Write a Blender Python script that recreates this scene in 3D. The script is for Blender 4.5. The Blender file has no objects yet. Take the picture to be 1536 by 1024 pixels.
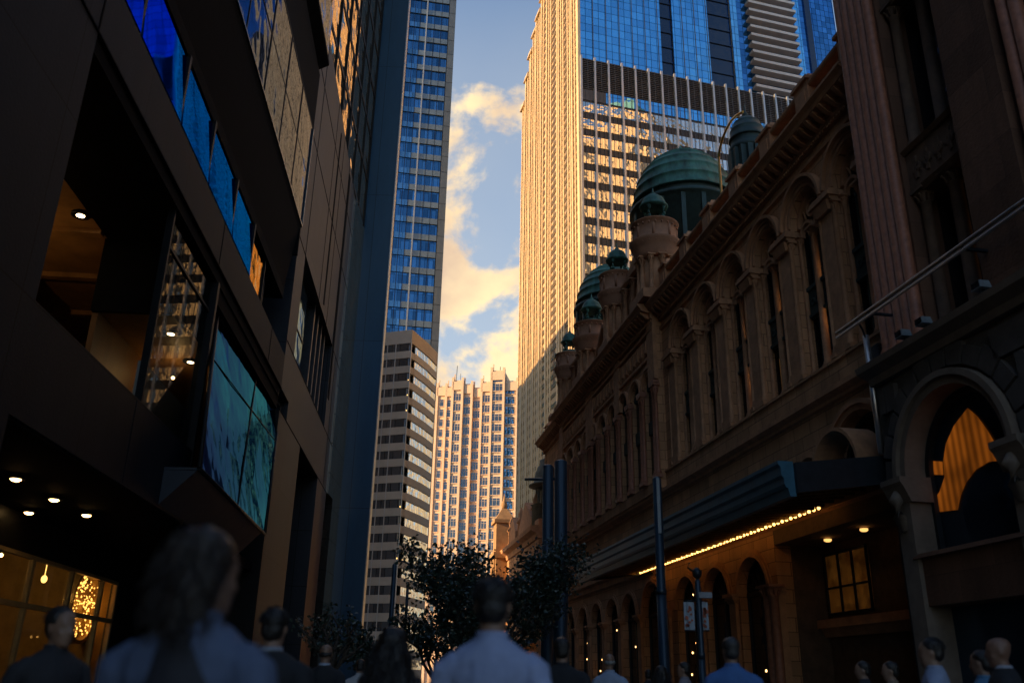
import bpy, bmesh, math, random
from mathutils import Vector, Matrix, noise
R = math.radians
rnd = random.Random(7)
S = bpy.context.scene
C = S.collection
# ------------------------------------------------------------------ camera maths (1536 x 1024 survey of the photograph)
F = 1317.0
H = 1.35
U = Vector((67, 3400, -F)).normalized()
FW = Vector((0, 0, -1)); FW = (FW - U * FW.dot(U)).normalized()
XR = FW.cross(U)
RM = Matrix((XR, FW, U))


def ray(px, py):
    return RM @ Vector((px - 768, 512 - py, -F))


def on_y(px, py, Y):
    r = ray(px, py); k = Y / r.y
    return Vector((r.x * k, Y, r.z * k + H))


def on_z(px, py, z):
    r = ray(px, py); k = (z - H) / r.z
    return Vector((r.x * k, r.y * k, z))


class Frame:
    """facade frame: s runs away from the camera, o towards the street, z up"""
    def __init__(f, az, D=0, side=1, P=None):
        t = R(az)
        f.dr = Vector((math.sin(t), math.cos(t), 0)); n = Vector((math.cos(t), -math.sin(t), 0)) * side
        f.eo = -n; f.D = D; f.side = side
        f.P = Vector((P[0], P[1], 0)) if P else n * D
        f.sx = 1 if side == 1 else -1
        f.rot = math.atan2(f.dr.y * f.sx, f.dr.x * f.sx)

    def w(f, s, o, z):
        return f.P + f.dr * s + f.eo * o + Vector((0, 0, z))

    def on(f, px, py, o=0):
        r = ray(px, py); k = (f.P + f.eo * o).dot(f.eo) / r.dot(f.eo)
        p = r * k - f.P
        return p.dot(f.dr), r.z * k + H

    def so(f, p):
        q = Vector((p[0], p[1], 0)) - f.P
        return q.dot(f.dr), q.dot(f.eo)


RT = Frame(-9.5, 13)            # right hand facade
LT = Frame(-4.5, 7, -1)         # left hand facade

# ------------------------------------------------------------------ materials
MATS = {}


def new_mat(name):
    m = bpy.data.materials.new(name); m.use_nodes = True
    nt = m.node_tree
    return m, nt, nt.nodes['Principled BSDF']


def setp(b, **k):
    for n, v in k.items():
        n = n.replace('_', ' ')
        if n in b.inputs:
            b.inputs[n].default_value = v


def col(c):
    return (c[0], c[1], c[2], 1)


def pmat(name, c, rough=.6, metal=0, var=.25, scale=3.0, bump=0.0, bscale=20, spec=.5, emit=None, estr=0, coat=0, streak=0):
    if name in MATS: return MATS[name]
    m, nt, b = new_mat(name)
    setp(b, Roughness=rough, Metallic=metal, Specular_IOR_Level=spec, Coat_Weight=coat)
    tc = nt.nodes.new('ShaderNodeTexCoord')
    if var:
        nz = nt.nodes.new('ShaderNodeTexNoise'); nz.inputs['Scale'].default_value = scale; nz.inputs['Detail'].default_value = 6; nz.inputs['Roughness'].default_value = .65
        if streak:
            mp = nt.nodes.new('ShaderNodeMapping'); mp.inputs['Scale'].default_value = (1, 1, streak)
            nt.links.new(tc.outputs['Object'], mp.inputs['Vector']); nt.links.new(mp.outputs[0], nz.inputs['Vector'])
        else:
            nt.links.new(tc.outputs['Object'], nz.inputs['Vector'])
        cr = nt.nodes.new('ShaderNodeValToRGB')
        cr.color_ramp.elements[0].position = .3; cr.color_ramp.elements[1].position = .72
        cr.color_ramp.elements[0].color = col([x * (1 - var) for x in c]); cr.color_ramp.elements[1].color = col([min(1, x * (1 + var)) for x in c])
        nt.links.new(nz.outputs['Fac'], cr.inputs['Fac']); nt.links.new(cr.outputs[0], b.inputs['Base Color'])
        mr = nt.nodes.new('ShaderNodeMapRange'); mr.inputs['To Min'].default_value = max(0, rough - .08); mr.inputs['To Max'].default_value = min(1, rough + .1)
        nt.links.new(nz.outputs['Fac'], mr.inputs['Value']); nt.links.new(mr.outputs[0], b.inputs['Roughness'])
    else:
        b.inputs['Base Color'].default_value = col(c)
    if bump:
        n2 = nt.nodes.new('ShaderNodeTexNoise'); n2.inputs['Scale'].default_value = bscale; n2.inputs['Detail'].default_value = 5
        nt.links.new(tc.outputs['Object'], n2.inputs['Vector'])
        bp = nt.nodes.new('ShaderNodeBump'); bp.inputs['Strength'].default_value = bump; bp.inputs['Distance'].default_value = .02
        nt.links.new(n2.outputs['Fac'], bp.inputs['Height']); nt.links.new(bp.outputs[0], b.inputs['Normal'])
    if emit:
        b.inputs['Emission Color'].default_value = col(emit); b.inputs['Emission Strength'].default_value = estr
    MATS[name] = m
    return m


def ashlar(name, c, bw=.9, bh=.36, mortar=.012, var=.3, rough=.85, joint=.32, bump=.5, off=.5, spec=.3):
    """coursed stone: blocks of slightly different tone, joints, weather streaks"""
    if name in MATS: return MATS[name]
    m, nt, b = new_mat(name)
    L = nt.links.new; N = nt.nodes.new
    tc = N('ShaderNodeTexCoord'); sp = N('ShaderNodeSeparateXYZ'); L(tc.outputs['Object'], sp.inputs[0])
    ad = N('ShaderNodeMath'); L(sp.outputs['X'], ad.inputs[0]); L(sp.outputs['Y'], ad.inputs[1])
    cb = N('ShaderNodeCombineXYZ'); L(ad.outputs[0], cb.inputs['X']); L(sp.outputs['Z'], cb.inputs['Y'])
    br = N('ShaderNodeTexBrick'); L(cb.outputs[0], br.inputs['Vector'])
    br.offset = off
    br.inputs['Scale'].default_value = 1; br.inputs['Brick Width'].default_value = bw; br.inputs['Row Height'].default_value = bh
    br.inputs['Mortar Size'].default_value = mortar; br.inputs['Mortar Smooth'].default_value = .2; br.inputs['Bias'].default_value = 0
    br.inputs['Color1'].default_value = col([x * (1 - var * .6) for x in c]); br.inputs['Color2'].default_value = col([x * (1 + var * .6) for x in c])
    br.inputs['Mortar'].default_value = col([x * joint for x in c])
    nz = N('ShaderNodeTexNoise'); nz.inputs['Scale'].default_value = .9; nz.inputs['Detail'].default_value = 8; nz.inputs['Roughness'].default_value = .7
    mp = N('ShaderNodeMapping'); mp.inputs['Scale'].default_value = (1.6, 1.6, .35); L(tc.outputs['Object'], mp.inputs[0]); L(mp.outputs[0], nz.inputs['Vector'])
    mr = N('ShaderNodeMapRange'); mr.inputs['From Min'].default_value = .3; mr.inputs['From Max'].default_value = .7
    mr.inputs['To Min'].default_value = 1 - var; mr.inputs['To Max'].default_value = 1 + var * .6; L(nz.outputs['Fac'], mr.inputs['Value'])
    mx = N('ShaderNodeMix'); mx.data_type = 'RGBA'; mx.blend_type = 'MULTIPLY'; mx.inputs[0].default_value = 1
    L(br.outputs['Color'], mx.inputs[6]); L(mr.outputs[0], mx.inputs[7]); L(mx.outputs[2], b.inputs['Base Color'])
    n2 = N('ShaderNodeTexNoise'); n2.inputs['Scale'].default_value = 14; n2.inputs['Detail'].default_value = 6; L(tc.outputs['Object'], n2.inputs['Vector'])
    sb = N('ShaderNodeMath'); sb.operation = 'MULTIPLY_ADD'; sb.inputs[1].default_value = -1.2; L(br.outputs['Fac'], sb.inputs[0]); L(n2.outputs['Fac'], sb.inputs[2])
    bp = N('ShaderNodeBump'); bp.inputs['Strength'].default_value = bump; bp.inputs['Distance'].default_value = .03; L(sb.outputs[0], bp.inputs['Height']); L(bp.outputs[0], b.inputs['Normal'])
    b.inputs['Roughness'].default_value = rough; setp(b, Specular_IOR_Level=spec)
    MATS[name] = m
    return m


def glass(name, c, metal=.85, rough=.04, wave=.05, wscale=.35, panel=None, pvar=.25, edge=1.0):
    """coated curtain wall glass: tinted mirror with a slight ripple; panes differ a little"""
    if name in MATS: return MATS[name]
    m, nt, b = new_mat(name)
    L = nt.links.new; N = nt.nodes.new
    setp(b, Metallic=metal, Roughness=rough, Specular_IOR_Level=.6)
    mxc = max(c); b.inputs['Specular Tint'].default_value = col([edge * (.25 * x / mxc + .75 * (x / mxc) ** 1.2) for x in c])
    tc = N('ShaderNodeTexCoord')
    nz = N('ShaderNodeTexNoise'); nz.inputs['Scale'].default_value = wscale; nz.inputs['Detail'].default_value = 2.5
    L(tc.outputs['Object'], nz.inputs['Vector'])
    hgt = nz.outputs['Fac']
    if panel:
        sp = N('ShaderNodeSeparateXYZ'); L(tc.outputs['Object'], sp.inputs[0])
        ad = N('ShaderNodeMath'); L(sp.outputs['X'], ad.inputs[0]); L(sp.outputs['Y'], ad.inputs[1])
        cb = N('ShaderNodeCombineXYZ'); L(ad.outputs[0], cb.inputs['X']); L(sp.outputs['Z'], cb.inputs['Y'])
        br = N('ShaderNodeTexBrick'); br.offset = 0; br.inputs['Scale'].default_value = 1
        br.inputs['Brick Width'].default_value = panel[0]; br.inputs['Row Height'].default_value = panel[1]
        br.inputs['Mortar Size'].default_value = panel[2] if len(panel) > 2 else .04
        L(cb.outputs[0], br.inputs['Vector'])
        br.inputs['Color1'].default_value = col([x * (1 - pvar) for x in c]); br.inputs['Color2'].default_value = col([min(1, x * (1 + pvar)) for x in c])
        br.inputs['Mortar'].default_value = col([x * .12 for x in c])
        L(br.outputs['Color'], b.inputs['Base Color'])
    else:
        b.inputs['Base Color'].default_value = col(c)
    bp = N('ShaderNodeBump'); bp.inputs['Strength'].default_value = wave; bp.inputs['Distance'].default_value = 1.0
    L(hgt, bp.inputs['Height']); L(bp.outputs[0], b.inputs['Normal'])
    MATS[name] = m
    return m


def emis(name, c, s):
    if name in MATS: return MATS[name]
    m, nt, b = new_mat(name)
    setp(b, Roughness=.5); b.inputs['Base Color'].default_value = (.1, .1, .1, 1)
    b.inputs['Emission Color'].default_value = col(c); b.inputs['Emission Strength'].default_value = s
    MATS[name] = m
    return m


def lit_room(name, c, s, scale=1.2):
    """blind or room lit from inside, uneven"""
    if name in MATS: return MATS[name]
    m, nt, b = new_mat(name)
    L = nt.links.new; N = nt.nodes.new
    tc = N('ShaderNodeTexCoord'); nz = N('ShaderNodeTexNoise'); nz.inputs['Scale'].default_value = scale; nz.inputs['Detail'].default_value = 5; L(tc.outputs['Object'], nz.inputs['Vector'])
    mr = N('ShaderNodeMapRange'); mr.inputs['From Min'].default_value = .35; mr.inputs['From Max'].default_value = .7; mr.inputs['To Min'].default_value = .25 * s; mr.inputs['To Max'].default_value = 1.4 * s
    L(nz.outputs['Fac'], mr.inputs['Value']); L(mr.outputs[0], b.inputs['Emission Strength'])
    b.inputs['Emission Color'].default_value = col(c); b.inputs['Base Color'].default_value = col([x * .3 for x in c]); setp(b, Roughness=.25)
    MATS[name] = m
    return m


def curtain(name, c, s, folds=7, axis='X'):
    """lit fabric hanging in folds behind glass"""
    if name in MATS: return MATS[name]
    m, nt, b = new_mat(name); L = nt.links.new; N = nt.nodes.new
    tc = N('ShaderNodeTexCoord'); w = N('ShaderNodeTexWave'); w.wave_type = 'BANDS'; w.bands_direction = axis
    w.inputs['Scale'].default_value = folds * .3; w.inputs['Distortion'].default_value = 2.2; w.inputs['Detail'].default_value = 2; w.inputs['Detail Scale'].default_value = .6
    mp = N('ShaderNodeMapping'); mp.inputs['Scale'].default_value = (1, 1, .12); L(tc.outputs['Object'], mp.inputs[0]); L(mp.outputs[0], w.inputs['Vector'])
    sp = N('ShaderNodeTexNoise'); sp.inputs['Scale'].default_value = .9; L(tc.outputs['Object'], sp.inputs['Vector'])
    a = N('ShaderNodeMapRange'); a.inputs['To Min'].default_value = .45; a.inputs['To Max'].default_value = 1.0; L(w.outputs['Fac'], a.inputs['Value'])
    n = N('ShaderNodeMapRange'); n.inputs['From Min'].default_value = .35; n.inputs['From Max'].default_value = .65; n.inputs['To Min'].default_value = .5 * s; n.inputs['To Max'].default_value = 1.4 * s; L(sp.outputs['Fac'], n.inputs['Value'])
    k = N('ShaderNodeMath'); k.operation = 'MULTIPLY'; L(a.outputs[0], k.inputs[0]); L(n.outputs[0], k.inputs[1]); L(k.outputs[0], b.inputs['Emission Strength'])
    b.inputs['Emission Color'].default_value = col(c); b.inputs['Base Color'].default_value = col([x * .2 for x in c]); setp(b, Roughness=.4)
    MATS[name] = m
    return m


# ------------------------------------------------------------------ mesh builder
class MB:
    def __init__(b, f=None, base=(0, 0)):
        b.v = []; b.f = []; b.m = []; b.sx = f.sx if f else 1; b.s0 = base[0]; b.o0 = base[1]; b.cur = 0; b.smooth = []

    def P(b, s, o, z):
        b.v.append(((s - b.s0) * b.sx, o - b.o0, z)); return len(b.v) - 1

    def face(b, idx, sm=False):
        b.f.append(tuple(idx)); b.m.append(b.cur); b.smooth.append(sm)

    def box(b, s0, s1, o0, o1, z0, z1):
        i = [b.P(s, o, z) for s in (s0, s1) for o in (o0, o1) for z in (z0, z1)]
        for q in ((0, 1, 3, 2), (4, 6, 7, 5), (0, 4, 5, 1), (2, 3, 7, 6), (0, 2, 6, 4), (1, 5, 7, 3)):
            b.face([i[k] for k in q])
        return b

    def frust(b, s0, s1, o0, o1, z0, z1, ins):
        """box whose top is inset by ins"""
        i = []
        for z, d in ((z0, 0), (z1, ins)):
            i += [b.P(s0 + d, o0 + d, z), b.P(s1 - d, o0 + d, z), b.P(s1 - d, o1 - d, z), b.P(s0 + d, o1 - d, z)]
        for k in range(4): b.face((i[k], i[(k + 1) % 4], i[4 + (k + 1) % 4], i[4 + k]))
        b.face(i[0:4]); b.face(i[4:8])
        return b

    def prof(b, pts, s0, s1):
        """profile (o,z) swept along s"""
        a = [b.P(s0, o, z) for o, z in pts]; c = [b.P(s1, o, z) for o, z in pts]; n = len(pts)
        for k in range(n): b.face((a[k], a[(k + 1) % n], c[(k + 1) % n], c[k]))
        b.face(a); b.face(c)
        return b

    def prism(b, pts, o0, o1):
        """outline (s,z) given thickness in o"""
        a = [b.P(s, o0, z) for s, z in pts]; c = [b.P(s, o1, z) for s, z in pts]; n = len(pts)
        for k in range(n): b.face((a[k], a[(k + 1) % n], c[(k + 1) % n], c[k]))
        b.face(a); b.face(c)
        return b

    def plan(b, pts, z0, z1):
        """plan outline (s,o) extruded in z"""
        a = [b.P(s, o, z0) for s, o in pts]; c = [b.P(s, o, z1) for s, o in pts]; n = len(pts)
        for k in range(n): b.face((a[k], a[(k + 1) % n], c[(k + 1) % n], c[k]))
        b.face(a); b.face(c)
        return b

    def ring(b, s, z, r0, r1, o0, o1, n=14, a0=0, a1=180):
        """arch ring: part of an annulus in the s-z plane"""
        p = []
        for k in range(n + 1):
            t = R(a0 + (a1 - a0) * k / n); c, w = math.cos(t), math.sin(t)
            p.append([b.P(s + r * c, o, z + r * w) for r, o in ((r0, o0), (r1, o0), (r1, o1), (r0, o1))])
        for k in range(n):
            for q in range(4):
                b.face((p[k][q], p[k][(q + 1) % 4], p[k + 1][(q + 1) % 4], p[k + 1][q]))
        if abs(a1 - a0) < 360:
            b.face(p[0]); b.face(p[-1])
        return b

    def disc_half(b, s, z, r, o, zb, n=14):
        """arched sheet: half disc on a rectangle down to zb, 2 cm thick"""
        pts = [(s + r * math.cos(R(180 * k / n)), z + r * math.sin(R(180 * k / n))) for k in range(n + 1)]
        return b.prism(pts + [(s - r, zb), (s + r, zb)], o, o - .02)

    def arch_panel(b, s0, s1, z0, z1, c, r, zs, zb, o0, o1, n=14):
        """wall panel s0..s1 x z0..z1 with one arched opening (centre c, radius r, springing zs, sill zb)"""
        b.box(s0, c - r, o0, o1, z0, z1); b.box(c + r, s1, o0, o1, z0, z1)
        if zb > z0: b.box(c - r, c + r, o0, o1, z0, zb)
        top = []; arc = []
        for k in range(n + 1):
            t = R(180 - 180 * k / n); s = c + r * math.cos(t); z = zs + r * math.sin(t)
            arc.append((b.P(s, o0, z), b.P(s, o1, z))); top.append((b.P(s, o0, z1), b.P(s, o1, z1)))
        for k in range(n):
            for q in (0, 1):
                b.face((arc[k][q], arc[k + 1][q], top[k + 1][q], top[k][q]))
            b.face((arc[k][0], arc[k][1], arc[k + 1][1], arc[k + 1][0]))
            b.face((top[k][0], top[k + 1][0], top[k + 1][1], top[k][1]))
        return b

    def lathe(b, s, o, prof, n=20, a0=0, a1=360, flute=0):
        full = abs(a1 - a0) >= 360
        cols = []
        m = n if full else n + 1
        for k in range(m):
            t = R(a0 + (a1 - a0) * k / n)
            cols.append([b.P(s + r * math.cos(t), o + r * math.sin(t), z) for r, z in prof])
        for k in range(n):
            p, q = cols[k], cols[(k + 1) % m]
            for j in range(len(prof) - 1):
                b.face((p[j], q[j], q[j + 1], p[j + 1]), True)
        if full:
            if prof[0][0] > 1e-4: b.face([cc[0] for cc in cols][::-1])
            if prof[-1][0] > 1e-4: b.face([cc[-1] for cc in cols])
        return b

    def tube(b, pts, r, n=8, r2=None, cap=True):
        pts = [Vector(p) for p in pts]; rings = []
        ref = Vector((0, 0, 1))
        for k, p in enumerate(pts):
            d = (pts[min(k + 1, len(pts) - 1)] - pts[max(k - 1, 0)])
            if d.length < 1e-7: d = Vector((0, 0, 1))
            d.normalize()
            u = d.cross(ref)
            if u.length < .05: u = d.cross(Vector((1, 0, 0)))
            u.normalize(); w = d.cross(u)
            rr = r if r2 is None else r + (r2 - r) * k / max(1, len(pts) - 1)
            if isinstance(r, (list, tuple)): rr = r[k]
            rings.append([b.P(*(p + u * math.cos(2 * math.pi * j / n) * rr + w * math.sin(2 * math.pi * j / n) * rr)) for j in range(n)])
        for k in range(len(rings) - 1):
            for j in range(n):
                b.face((rings[k][j], rings[k][(j + 1) % n], rings[k + 1][(j + 1) % n], rings[k + 1][j]), True)
        if cap: b.face(rings[0][::-1]); b.face(rings[-1])
        return b

    def ell(b, c, rad, n=14, m=9):
        rows = []
        top = b.P(c[0], c[1], c[2] + rad[2]); bot = b.P(c[0], c[1], c[2] - rad[2])
        for j in range(1, m):
            t = math.pi * j / m
            rows.append([b.P(c[0] + rad[0] * math.sin(t) * math.cos(2 * math.pi * k / n), c[1] + rad[1] * math.sin(t) * math.sin(2 * math.pi * k / n), c[2] + rad[2] * math.cos(t)) for k in range(n)])
        for k in range(n):
            b.face((top, rows[0][k], rows[0][(k + 1) % n]), True); b.face((bot, rows[-1][(k + 1) % n], rows[-1][k]), True)
            for j in range(m - 2): b.face((rows[j][k], rows[j + 1][k], rows[j + 1][(k + 1) % n], rows[j][(k + 1) % n]), True)
        return b

    def build(b, name, mats, parent=None, label=None, bevel=0, kind=None):
        me = bpy.data.meshes.new(name)
        me.from_pydata(b.v, [], b.f)
        if not isinstance(mats, (list, tuple)): mats = [mats]
        for mm in mats: me.materials.append(mm)
        me.polygons.foreach_set('material_index', b.m); me.polygons.foreach_set('use_smooth', b.smooth)
        bm = bmesh.new(); bm.from_mesh(me); bmesh.ops.recalc_face_normals(bm, faces=bm.faces); bm.to_mesh(me); bm.free()
        o = bpy.data.objects.new(name, me); C.objects.link(o)
        if parent: o.parent = parent
        if bevel:
            md = o.modifiers.new('bevel', 'BEVEL'); md.width = bevel; md.segments = 2; md.limit_method = 'ANGLE'
        if label: o['label'] = label
        if kind: o['kind'] = kind
        return o


def tag(o, label, cat, group=None, kind=None):
    o['label'] = label; o['category'] = cat
    if group: o['group'] = group
    if kind: o['kind'] = kind
    return o


def thing(name, label, cat, loc, rz=0, group=None):
    o = bpy.data.objects.new(name, None); C.objects.link(o); o.location = loc; o.rotation_euler = (0, 0, rz); o.empty_display_size = .3
    return tag(o, label, cat, group)


def fthing(f, name, label, cat, base=(0, 0), group=None):
    return thing(name, label, cat, f.w(base[0], base[1], 0), f.rot, group)


def shift(o, f, ds, do=0, dz=0, label=None):
    """copy of a part (with its sub-parts) moved along the facade"""
    c = o.copy(); C.objects.link(c); c.location = o.location + Vector((ds * f.sx, do, dz))
    for ch in o.children:
        d = ch.copy(); C.objects.link(d); d.parent = c
    if label: c['label'] = label
    return c


def struct(o):
    o['kind'] = 'structure'; return o


# ------------------------------------------------------------------ world, sun, camera
SUN_AZ, SUN_EL = -105.0, 17.0        # degrees, azimuth clockwise from +Y


def build_world():
    w = bpy.data.worlds.new('World'); S.world = w; w.use_nodes = True
    nt = w.node_tree; L = nt.links.new; N = nt.nodes.new
    bg = nt.nodes['Background']; bg.inputs['Strength'].default_value = .13
    sky = N('ShaderNodeTexSky'); sky.sky_type = 'NISHITA'; sky.sun_disc = False
    sky.sun_elevation = R(SUN_EL); sky.sun_rotation = R(SUN_AZ); sky.air_density = 1.0; sky.dust_density = .8; sky.ozone_density = 2.0
    tc = N('ShaderNodeTexCoord')
    # clouds: broken cumulus, direction based
    mp = N('ShaderNodeMapping'); mp.inputs['Scale'].default_value = (1, 1, 1.25); mp.inputs['Location'].default_value = CL_OFF
    L(tc.outputs['Generated'], mp.inputs['Vector'])
    n1 = N('ShaderNodeTexNoise'); n1.inputs['Scale'].default_value = 6.2; n1.inputs['Detail'].default_value = 11; n1.inputs['Roughness'].default_value = .56; n1.inputs['Distortion'].default_value = .25
    L(mp.outputs[0], n1.inputs['Vector'])
    sp = N('ShaderNodeSeparateXYZ'); L(tc.outputs['Generated'], sp.inputs[0])
    el = N('ShaderNodeMapRange'); el.inputs['From Min'].default_value = .1; el.inputs['From Max'].default_value = .72; el.inputs['To Min'].default_value = .09; el.inputs['To Max'].default_value = -.09
    L(sp.outputs['Z'], el.inputs['Value'])
    ad = N('ShaderNodeMath'); ad.operation = 'ADD'; L(n1.outputs['Fac'], ad.inputs[0]); L(el.outputs[0], ad.inputs[1])
    cr = N('ShaderNodeMapRange'); cr.interpolation_type = 'SMOOTHSTEP'; cr.inputs['From Min'].default_value = .49; cr.inputs['From Max'].default_value = .575
    L(ad.outputs[0], cr.inputs['Value'])
    k1 = N('ShaderNodeMapRange'); k1.interpolation_type = 'SMOOTHSTEP'; k1.inputs['From Min'].default_value = .74; k1.inputs['From Max'].default_value = .6; L(sp.outputs['Z'], k1.inputs['Value'])
    k2 = N('ShaderNodeMapRange'); k2.interpolation_type = 'SMOOTHSTEP'; k2.inputs['From Min'].default_value = -.2; k2.inputs['From Max'].default_value = .45; k2.inputs['To Min'].default_value = .12; L(sp.outputs['Y'], k2.inputs['Value'])
    k3 = N('ShaderNodeMath'); k3.operation = 'MULTIPLY'; L(k1.outputs[0], k3.inputs[0]); L(k2.outputs[0], k3.inputs[1])
    k4 = N('ShaderNodeMath'); k4.operation = 'MULTIPLY'; L(k3.outputs[0], k4.inputs[0]); L(cr.outputs[0], k4.inputs[1])
    # lit tops / greyer hearts of the clouds
    n2 = N('ShaderNodeTexNoise'); n2.inputs['Scale'].default_value = 7; n2.inputs['Detail'].default_value = 8; L(mp.outputs[0], n2.inputs['Vector'])
    cc = N('ShaderNodeValToRGB'); cc.color_ramp.elements[0].position = .36; cc.color_ramp.elements[1].position = .58
    cc.color_ramp.elements[0].color = (3.1, 2.25, 1.6, 1); cc.color_ramp.elements[1].color = (4.9, 3.75, 2.15, 1)
    L(n2.outputs['Fac'], cc.inputs['Fac'])
    # thin high veil, thicker towards the horizon
    n3 = N('ShaderNodeTexNoise'); n3.inputs['Scale'].default_value = 2.2; n3.inputs['Detail'].default_value = 6; L(mp.outputs[0], n3.inputs['Vector'])
    v0 = N('ShaderNodeMapRange'); v0.inputs['From Min'].default_value = .2; v0.inputs['From Max'].default_value = .75; v0.inputs['To Min'].default_value = 1.25; v0.inputs['To Max'].default_value = .3; L(sp.outputs['Z'], v0.inputs['Value'])
    v1 = N('ShaderNodeMath'); v1.operation = 'MULTIPLY'; v1.use_clamp = True; L(n3.outputs['Fac'], v1.inputs[0]); L(v0.outputs[0], v1.inputs[1])
    mv = N('ShaderNodeMix'); mv.data_type = 'RGBA'; v2 = N('ShaderNodeMath'); v2.operation = 'MULTIPLY'; L(v1.outputs[0], v2.inputs[0]); L(k3.outputs[0], v2.inputs[1]); L(v2.outputs[0], mv.inputs[0]); L(sky.outputs[0], mv.inputs[6]); mv.inputs[7].default_value = (2.5, 2.6, 2.6, 1)
    mx = N('ShaderNodeMix'); mx.data_type = 'RGBA'; L(k4.outputs[0], mx.inputs[0]); L(mv.outputs[2], mx.inputs[6]); L(cc.outputs[0], mx.inputs[7])
    L(mx.outputs[2], bg.inputs['Color'])
    d = bpy.data.lights.new('sun', 'SUN'); d.energy = 5.0; d.angle = R(.5); d.color = (1, .66, .32)
    o = bpy.data.objects.new('sun', d); C.objects.link(o)
    a = R(SUN_AZ); e = R(SUN_EL)
    to = Vector((math.sin(a) * math.cos(e), math.cos(a) * math.cos(e), math.sin(e)))
    o.rotation_euler = to.to_track_quat('Z', 'Y').to_euler(); o.location = (-60, -20, 80)


CL_OFF = (-.01, .9, 2.41)


def build_camera():
    cd = bpy.data.cameras.new('camera'); cd.sensor_width = 36; cd.lens = 36 * F / 1536; cd.clip_end = 6000; cd.clip_start = .05
    cd.dof.use_dof = True; cd.dof.focus_distance = 70; cd.dof.aperture_fstop = 1.1
    o = bpy.data.objects.new('camera', cd); C.objects.link(o)
    o.matrix_world = Matrix.Translation((0, 0, H)) @ RM.to_4x4()
    S.camera = o


build_world(); build_camera()
S.view_settings.view_transform = 'Standard'; S.view_settings.look = 'None'; S.view_settings.exposure = 1.0; S.view_settings.gamma = 1
S.cycles.use_denoising = True; S.cycles.max_bounces = 6; S.cycles.sample_clamp_indirect = 4; S.cycles.caustics_reflective = False; S.cycles.caustics_refractive = False

# ================================================================== the sandstone arcade building (right)
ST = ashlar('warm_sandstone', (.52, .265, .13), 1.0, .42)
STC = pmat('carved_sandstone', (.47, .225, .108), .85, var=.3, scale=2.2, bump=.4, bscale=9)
STD = pmat('dark_stone', (.12, .07, .042), .9, var=.4, scale=2.5, bump=.4, bscale=10)  # darker brown stone for porch, shop wall and bay details
REDG = pmat('red_granite', (.34, .13, .07), .55, var=.3, scale=6, bump=.15, bscale=30)
COP = pmat('green_copper', (.046, .135, .105), .65, metal=.1, var=.85, scale=1.6, bump=.3, bscale=12, streak=.35)
COPD = pmat('dark_copper', (.03, .055, .05), .6, metal=.3, var=.4, scale=3)
DKG = glass('dark_window_glass', (.02, .023, .028), metal=.3, rough=.06, wave=.06, wscale=1.2)
LEAD = pmat('roof_lead', (.06, .065, .07), .6, metal=.3, var=.3, scale=2)
BRASS = pmat('brass', (.55, .33, .1), .3, metal=1, var=.3, scale=5)
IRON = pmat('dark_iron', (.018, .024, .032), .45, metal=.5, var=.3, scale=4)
AMB = curtain('amber_lit_room', (1, .45, .1), .12, 12)
BULB = emis('warm_bulb', (1, .48, .11), 3)
LAMP = emis('warm_lamp', (1, .62, .25), 9)


def column(mb, s, o, z0, z1, r, cap=.34, n=12, base=.3):
    """shaft with moulded base, necking and a leafy flaring capital"""
    mb.box(s - r * 1.6, s + r * 1.6, o - r * 1.6, o + r * 1.6, z0, z0 + base * .4)
    mb.lathe(s, o, [(r * 1.55, z0 + base * .4), (r * 1.6, z0 + base * .55), (r * 1.25, z0 + base * .7), (r * 1.3, z0 + base * .85), (r, z0 + base), (r * .95, (z0 + z1) / 2), (r * .9, z1 - cap), (r * 1.12, z1 - cap + .03), (r * .92, z1 - cap + .06), (r * 1.15, z1 - cap * .6), (r * 1.05, z1 - cap * .55), (r * 1.5, z1 - cap * .22)], n)
    mb.box(s - r * 1.75, s + r * 1.75, o - r * 1.75, o + r * 1.75, z1 - cap * .22, z1)
    # leaves
    for k in range(8):
        t = 2 * math.pi * (k + .5) / 8
        mb.tube([(s + r * .95 * math.cos(t), o + r * .95 * math.sin(t), z1 - cap * .9), (s + r * 1.3 * math.cos(t), o + r * 1.3 * math.sin(t), z1 - cap * .5), (s + r * 1.65 * math.cos(t), o + r * 1.65 * math.sin(t), z1 - cap * .42)], r * .22, 4)


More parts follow.
